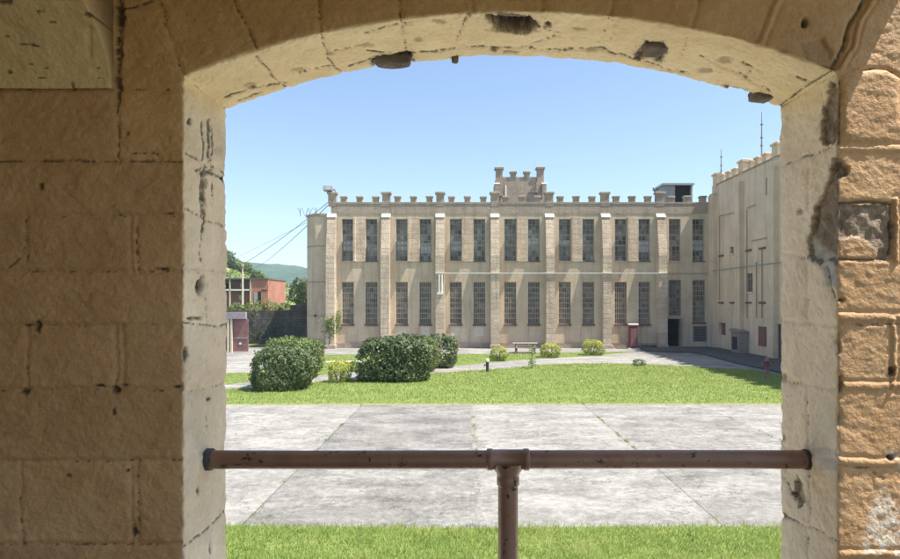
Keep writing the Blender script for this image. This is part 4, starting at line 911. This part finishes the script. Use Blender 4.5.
rng = np.random.default_rng(5); p = np.concatenate([rng.normal(0,1,(160,3))*np.array((.13,.13,.14))+np.array((0,0,.36)), rng.normal(0,1,(110,3))*np.array((.12,.12,.2))+np.array((-.02,0,1.05))])
v, f = leaf_cloud(p, rng.normal(0,1,p.shape), .05, rng); mesh_np('foliage', v, f, MAT['leaf_vine'], sg, False, {'tone': ('FACE', rng.uniform(.2,1,len(f)))})
# vine on the first pilaster
vi = thing('climbing_vine', (FX(333), YF-.7, 0), 'bright green vine climbing the left end of the facade', 'vine')
p = np.concatenate([rng.normal(0,1,(260,3))*np.array((.3,.05,.42))+np.array((FX(331.5),YF-PD-.06,FZ(326))), rng.normal(0,1,(120,3))*np.array((.14,.1,.5))+np.array((FX(338.5),YF-.2,FZ(322)))])
v, f = leaf_cloud(p-np.array((FX(333),YF-.7,0)), np.tile((0,-1,.3),(len(p),1)), .1, rng); mesh_np('foliage', v, f, MAT['leaf_vine'], vi, False, {'tone': ('FACE', rng.uniform(.1,1,len(f)))})
MB().tube([(FX(331),YF-PD-.05,0),(FX(332.5),YF-PD-.03,1.2),(FX(331),YF-PD-.03,2.6)], [.03,.025,.01], 6).build('stem', MAT['trunk'], vi)
# weeds along the foot of the facade
wx = RNG.uniform(FX(640), FX(664), 260); wp_ = np.stack([wx, YF-.25-RNG.uniform(0,.25,260), RNG.uniform(.02,.28,260)], 1)
v, f = leaf_cloud(wp_, np.tile((0,-.3,1.),(260,1)), .07, RNG); tag(mesh_np('wall_foot_weeds', v, f, MAT['leaf_mid'], None, False, {'tone': ('FACE', RNG.uniform(0,.8,len(f)))}), 'weeds along the foot of the cell block wall', 'weeds', kind='stuff')

# ------------------------------------------------------------------ FAR LEFT: GATE, STONE WALL, HOUSE, HILLS
Yg = 46.5; gxx_ = lambda u: gx(u, Yg); gzz_ = lambda v: gz(v, Yg)
gt = thing('metal_gate', (gxx_(232), Yg, 0), 'maroon sheet metal gate under a lilac grey beam at the far left', 'gate')
MB().bevbox(gxx_(190), gxx_(248.3), Yg-.05, Yg+.05, .08, gzz_(319), .02).build('panel', MAT['maroon'], gt)
MB().box(gxx_(185), gxx_(246.5), Yg-.3, Yg+.1, gzz_(318.8), gzz_(312)).build('beam', MAT['lilac'], gt)
MB().box(gxx_(228.3), gxx_(230.2), Yg-.25, Yg-.07, 0, gzz_(319)).box(gxx_(231.6), gxx_(233.2), Yg-.25, Yg-.07, 0, gzz_(319)).build('post', MAT['cream'], gt)
MB().box(gxx_(233.4), gxx_(248), Yg-.09, Yg-.052, gzz_(338.6), gzz_(337.4)).build('rail', MAT['lilac'], gt)
MB().box(gxx_(239.5), gxx_(241.5), Yg-.08, Yg-.052, gzz_(344.5), gzz_(342.5)).build('latch_plate', MAT['white'], gt)
Yw = 57.0
m = facade_mat('dark_stone', (.11,.10,.085), (.06,.056,.048), (.19,.175,.145), (.035,.035,.03), .5, .25, 1.0, .5, .5)
swl = thing('stone_wall', (gx(275,Yw), Yw, 0), 'dark ivy-covered stone boundary wall left of the cell block', 'wall')
MB().box(gx(180,Yw), gx(290.5,Yw), Yw, Yw+.6, -.05, gz(310.5,Yw)).build('masonry', m, swl)
MB().box(gx(290.6,Yw), gx(318,Yw), Yw-.1, Yw+.8, -.05, gz(305,Yw)).build('end_pier', m, swl)
n = 5200; p = np.stack([RNG.uniform(gx(200,Yw), gx(304,Yw), n), Yw-.08-np.abs(RNG.normal(0,.06,n)), RNG.uniform(.2, gz(310,Yw), n)], 1); c = fbm(p, 1.1, 3, 71); p = p[c > .06]
v, f = leaf_cloud(p-np.array(world_loc(swl)), np.tile((0,-1.,.4),(len(p),1)), .085, RNG); mesh_np('ivy', v, f, MAT['ivy'], swl, False, {'tone': ('FACE', RNG.uniform(0,1,len(f)))})
def shrub_at(name, x, y, z, w, h, mat, nleaf, size, label, seed, group):
    rng = np.random.default_rng(seed); o = thing(name, (x,y,z), label, 'bush', group)
    p, d = clump(nleaf, (w/2,w/2,h*.55), rng, seed, .85, .25); p = p+np.array((0,0,h*.5)); v, f = leaf_cloud(p, d, size, rng)
    mesh_np('foliage', v, f, mat, o, False, {'tone': ('FACE', np.clip(.5+.5*fbm(p,1.4,2,seed)+rng.normal(0,.15,len(p)),0,1))}); return o
for k, (u, vtop, wpx, lab) in enumerate(((236,303,22,'pale bush behind the stone wall, below the house porch'),(254,302,24,'pale bush behind the stone wall, below the brick gable'),(272,303,22,'pale bush behind the middle of the stone wall'),(286,304,16,'pale bush behind the stone wall beside its end pier'))):
    Yy = 61; shrub_at('wall_bush', gx(u,Yy), Yy, 0, wpx*Yy/600*1.1, gz(vtop,Yy), MAT['hillgreen'], 1500, .14, lab, 80+k, 'bushes behind the stone wall')
# brick house
Yk = 82; kx = lambda u: gx(u, Yk); kz = lambda v: gz(v, Yk)
hs_ = thing('brick_house', (kx(248), Yk, 0), 'red brick house with a dark two-storey porch beyond the stone wall', 'house')
MB().box(kx(251.5), kx(268), Yk, Yk+8, -.05, kz(279.5)).box(kx(195), kx(251.4), Yk+1.9, Yk+8, -.05, kz(280)).build('wall', MAT['brick'], hs_)
MB().box(kx(194), kx(268.6), Yk-.15, Yk+8.2, kz(279.4), kz(278)).build('roof', MAT['roofing'], hs_)
MB().box(kx(195), kx(251.3), Yk-.1, Yk+1.88, kz(290.6), kz(289.2)).build('porch_floor', MAT['white'], hs_)
MB().box(kx(200), kx(251.3), Yk+1.8, Yk+1.89, 0, kz(281)).build('porch_back_wall', MAT['maroon'], hs_)
for u in (200, 215, 230, 243, 250.6): MB().box(kx(u)-.07, kx(u)+.07, Yk-.1, Yk+.05, -.05, kz(279.5)).build('porch_post', MAT['cream'], hs_)
for (u0,u1,v0,v1,mm) in ((254,257.6,293,304,'board'),(258,261,291.5,305,'dark'),(261.5,267.5,289.8,290.6,'dark'),(235,239,283,287,'board'),(234,238,295,300,'board'),(219,224,283,288,'dark')):
    yy = Yk-.03 if u0 > 251 else Yk+1.77
    MB().box(kx(u0), kx(u1), yy, yy+.025, kz(v1), kz(v0)).build('window', MAT[mm], hs_)
# near hill
def hillh(X, Y):
    base = np.interp(X*160/np.maximum(Y, 100), [-140,-100,-63,-57,-51,-47.7,-44.8,-43,-38,-25,-10], [30,24,13.8,11.4,8.5,7.9,6.8,5.8,4.4,1.6,0])
    yy = np.clip((Y-92)/70, 0, 1); yy = yy*yy*(3-2*yy); return base*yy*np.clip((330-Y)/110, 0, 1)
xs = np.linspace(-260, -8, 150); ys = np.linspace(88, 330, 120); XX, YY = np.meshgrid(xs, ys, indexing='ij'); XX = XX.ravel(); YY = YY.ravel()
HZ = hillh(XX, YY)+.5*fbm(np.stack([XX,YY,0*XX],1), .12, 3, 91)*np.clip(hillh(XX,YY)/3, 0, 1)-.08
idx = np.arange(150*120).reshape(150,120); F = np.stack([idx[:-1,:-1].ravel(), idx[1:,:-1].ravel(), idx[1:,1:].ravel(), idx[:-1,1:].ravel()], 1)
m, nt, b = nodes('hill_grass'); v = coords(nt)
r = ramp(nt, noise(nt, v, .09, 7, .7), [(.3, (.07,.11,.025)), (.5, (.15,.19,.055)), (.7, (.28,.27,.11))]); link(nt, r.outputs[0], b.inputs['Base Color']); b.inputs['Roughness'].default_value = .95; bump(nt, b, noise(nt, v, 1.2, 5), .8, .4)
mesh_np('hill', np.stack([XX,YY,HZ],1), F, m, None, True)['kind'] = 'structure'
# undergrowth over the near hill
n = 900; cx_ = RNG.uniform(-130, -38, n); cy_ = RNG.uniform(98, 190, n); hz_ = hillh(cx_, cy_); k = hz_ > .5; cx_, cy_, hz_ = cx_[k], cy_[k], hz_[k]
pc_, nc_ = [], []
for x, y, z in zip(cx_, cy_, hz_):
    r_ = RNG.uniform(.5, 1.5); p, d = clump(46, (r_,r_,r_*.8), RNG, int(x*3) % 97, .9, .3); pc_.append(p+np.array((x,y,z+.2*r_))); nc_.append(d)
p = np.concatenate(pc_); v, f = leaf_cloud(p, np.concatenate(nc_), .3, RNG)
tag(mesh_np('hillside_undergrowth', v, f, MAT['hillgreen'], None, False, {'tone': ('FACE', np.clip(.5+.6*fbm(p,.25,2,92)+RNG.normal(0,.15,len(p)),0,1))}), 'tangled green undergrowth covering the near hillside', 'undergrowth', kind='stuff')
def tree(name, x, y, z, h, w, mat, nleaf, size, label, seed, group='trees on the hillside'):
    rng = np.random.default_rng(seed); o = thing(name, (x,y,z), label, 'tree', group)
    mb = MB(); mb.tube([(x,y,z-.4),(x+.05*w,y,z+h*.3),(x-.02*w,y,z+h*.75)], [.035*h,.025*h,.008*h], 8)
    lob = []
    for k in range(9):
        a = rng.uniform(0, 6.28); rr_ = rng.uniform(.1,.36)*w; zz = z+h*rng.uniform(.42,.85); lx, ly = x+rr_*math.cos(a), y+rr_*math.sin(a)
        mb.tube([(x,y,z+h*.32),((x+lx)/2,(y+ly)/2,(zz+z+h*.35)/2),(lx,ly,zz)], [.014*h,.009*h,.004*h], 5); lob.append((lx,ly,zz,rng.uniform(.2,.34)*w))
    mb.build('trunk', MAT['trunk'], o); ps, ds = [], []
    for lx, ly, zz, r_ in lob:
        p, d = clump(nleaf//9, (r_,r_,r_*.85), rng, seed+int(lx) % 13, .9, .3, 2.0, .5); ps.append(p+np.array((lx-x,ly-y,zz-z))); ds.append(d)
    p = np.concatenate(ps); v, f = leaf_cloud(p, np.concatenate(ds), size, rng)
    mesh_np('crown', v, f, mat, o, False, {'tone': ('FACE', np.clip(.5+.5*fbm(p,.5,2,seed)+rng.normal(0,.15,len(p)),0,1))}); return o
def hill_tree(u, vb, Y, h, w, mat, label, seed): x = gx(u, Y); return tree('hill_tree', x, Y, float(hillh(np.array([x]), np.array([Y]))[0]), h, w, mat, 1500, .3, label, seed)
hill_tree(224, 255, 140, 5.2, 5.0, MAT['leaf_dark'], 'dark tree on the hill crest at the edge of the opening', 101)
hill_tree(236, 265, 150, 2.0, 4, MAT['hillgreen'], 'light green tree on the crest above the house porch', 102)
hill_tree(247, 268, 150, 2.2, 4, MAT['hillgreen'], 'light green tree on the crest above the brick gable', 103)
hill_tree(258, 275, 145, 2.4, 3.2, MAT['leaf_mid'], 'mid green tree on the slope right of the brick gable', 104)
hill_tree(271, 285, 130, 3.6, 2.8, MAT['leaf_mid'], 'dark little tree on the slope right of the brick house', 105)
hill_tree(200, 262, 145, 6, 6, MAT['leaf_mid'], 'tree on the hill hidden behind the left jamb', 106)
tree('broad_tree', gx(305,70), 70, 0, 7.4, 4.4, MAT['leaf_dark'], 2600, .18, 'dark leafy tree behind the left corner of the cell block', 107, None)
# far wooded ridge
xs = np.linspace(-900, 500, 420); ys = np.linspace(560, 1000, 90); XX, YY = np.meshgrid(xs, ys, indexing='ij'); XX = XX.ravel(); YY = YY.ravel()
uu = U0+XX/760*FPX
rid = np.interp(uu, [-400,0,150,228,250,265,280,292,304,340,420,600,900], [120,95,72,62,62,57,54,56,62,68,52,70,75])
prf = np.sin(np.clip((YY-560)/400, 0, 1)*math.pi/2)
HZ = rid*prf+1.6*np.abs(fbm(np.stack([XX,YY,0*XX],1), .11, 3, 95))*prf+2.5*fbm(np.stack([XX,YY,0*XX],1), .02, 3, 96)*prf-.1
idx = np.arange(420*90).reshape(420,90); F = np.stack([idx[:-1,:-1].ravel(), idx[1:,:-1].ravel(), idx[1:,1:].ravel(), idx[:-1,1:].ravel()], 1)
m, nt, b = nodes('far_forest'); v = coords(nt)
r = ramp(nt, noise(nt, v, .06, 6, .7), [(.3, (.022,.05,.022)), (.5, (.04,.08,.033)), (.7, (.075,.12,.05))]); link(nt, r.outputs[0], b.inputs['Base Color']); b.inputs['Roughness'].default_value = .95; bump(nt, b, noise(nt, v, .25, 5), 1, 3)
mesh_np('far_hill', np.stack([XX,YY,HZ],1), F, m, None, True)['kind'] = 'structure'
# haze
HAZE = True
if HAZE:
    hz = MB(); hz.box(-960, 560, -40, 1060, -1.2, 112); m = bpy.data.materials.new('haze_air'); m.use_nodes = True; nt = m.node_tree
    nt.nodes.remove(nt.nodes['Principled BSDF']); pv = N(nt, 'ShaderNodeVolumePrincipled'); pv.inputs['Color'].default_value = (.62,.82,1,1); pv.inputs['Density'].default_value = .00036
    link(nt, pv.outputs[0], nt.nodes['Material Output'].inputs['Volume']); o = hz.build('haze', m); o['kind'] = 'stuff'

# ------------------------------------------------------------------ LIGHT, SKY, CAMERA
w = bpy.data.worlds.new('World'); scene.world = w; w.use_nodes = True; nt = w.node_tree
sky = N(nt, 'ShaderNodeTexSky', sky_type='NISHITA'); sky.sun_disc = False
sky.sun_elevation = math.asin(SUN.z); sky.sun_rotation = math.atan2(SUN.x, SUN.y); sky.air_density = 1.0; sky.dust_density = 1.2; sky.ozone_density = 1.2; sky.altitude = 300
link(nt, sky.outputs[0], nt.nodes['Background'].inputs[0]); nt.nodes['Background'].inputs[1].default_value = .115
L = bpy.data.lights.new('sun', 'SUN'); L.energy = 5.0; L.angle = math.radians(.53); L.color = (1, .945, .85)
so_ = bpy.data.objects.new('sun', L); C.objects.link(so_); so_.rotation_euler = SUN.to_track_quat('Z', 'Y').to_euler(); so_.location = (30, -10, 60)
cam = bpy.data.cameras.new('camera'); co = bpy.data.objects.new('camera', cam); C.objects.link(co)
co.location = (0, 0, EYE); co.rotation_euler = (math.radians(90), 0, 0)
cam.sensor_width = 36; cam.lens = 36*FPX/900; cam.shift_x = (450-U0)/900; cam.shift_y = (V0-279.5)/900; cam.clip_start = .05; cam.clip_end = 6000
scene.camera = co
scene.view_settings.view_transform = 'Standard'; scene.view_settings.look = 'None'; scene.view_settings.exposure = 1.05; scene.view_settings.gamma = 1
scene.cycles.max_bounces = 8; scene.cycles.diffuse_bounces = 5; scene.cycles.volume_bounces = 0
scene.cycles.use_denoising = True
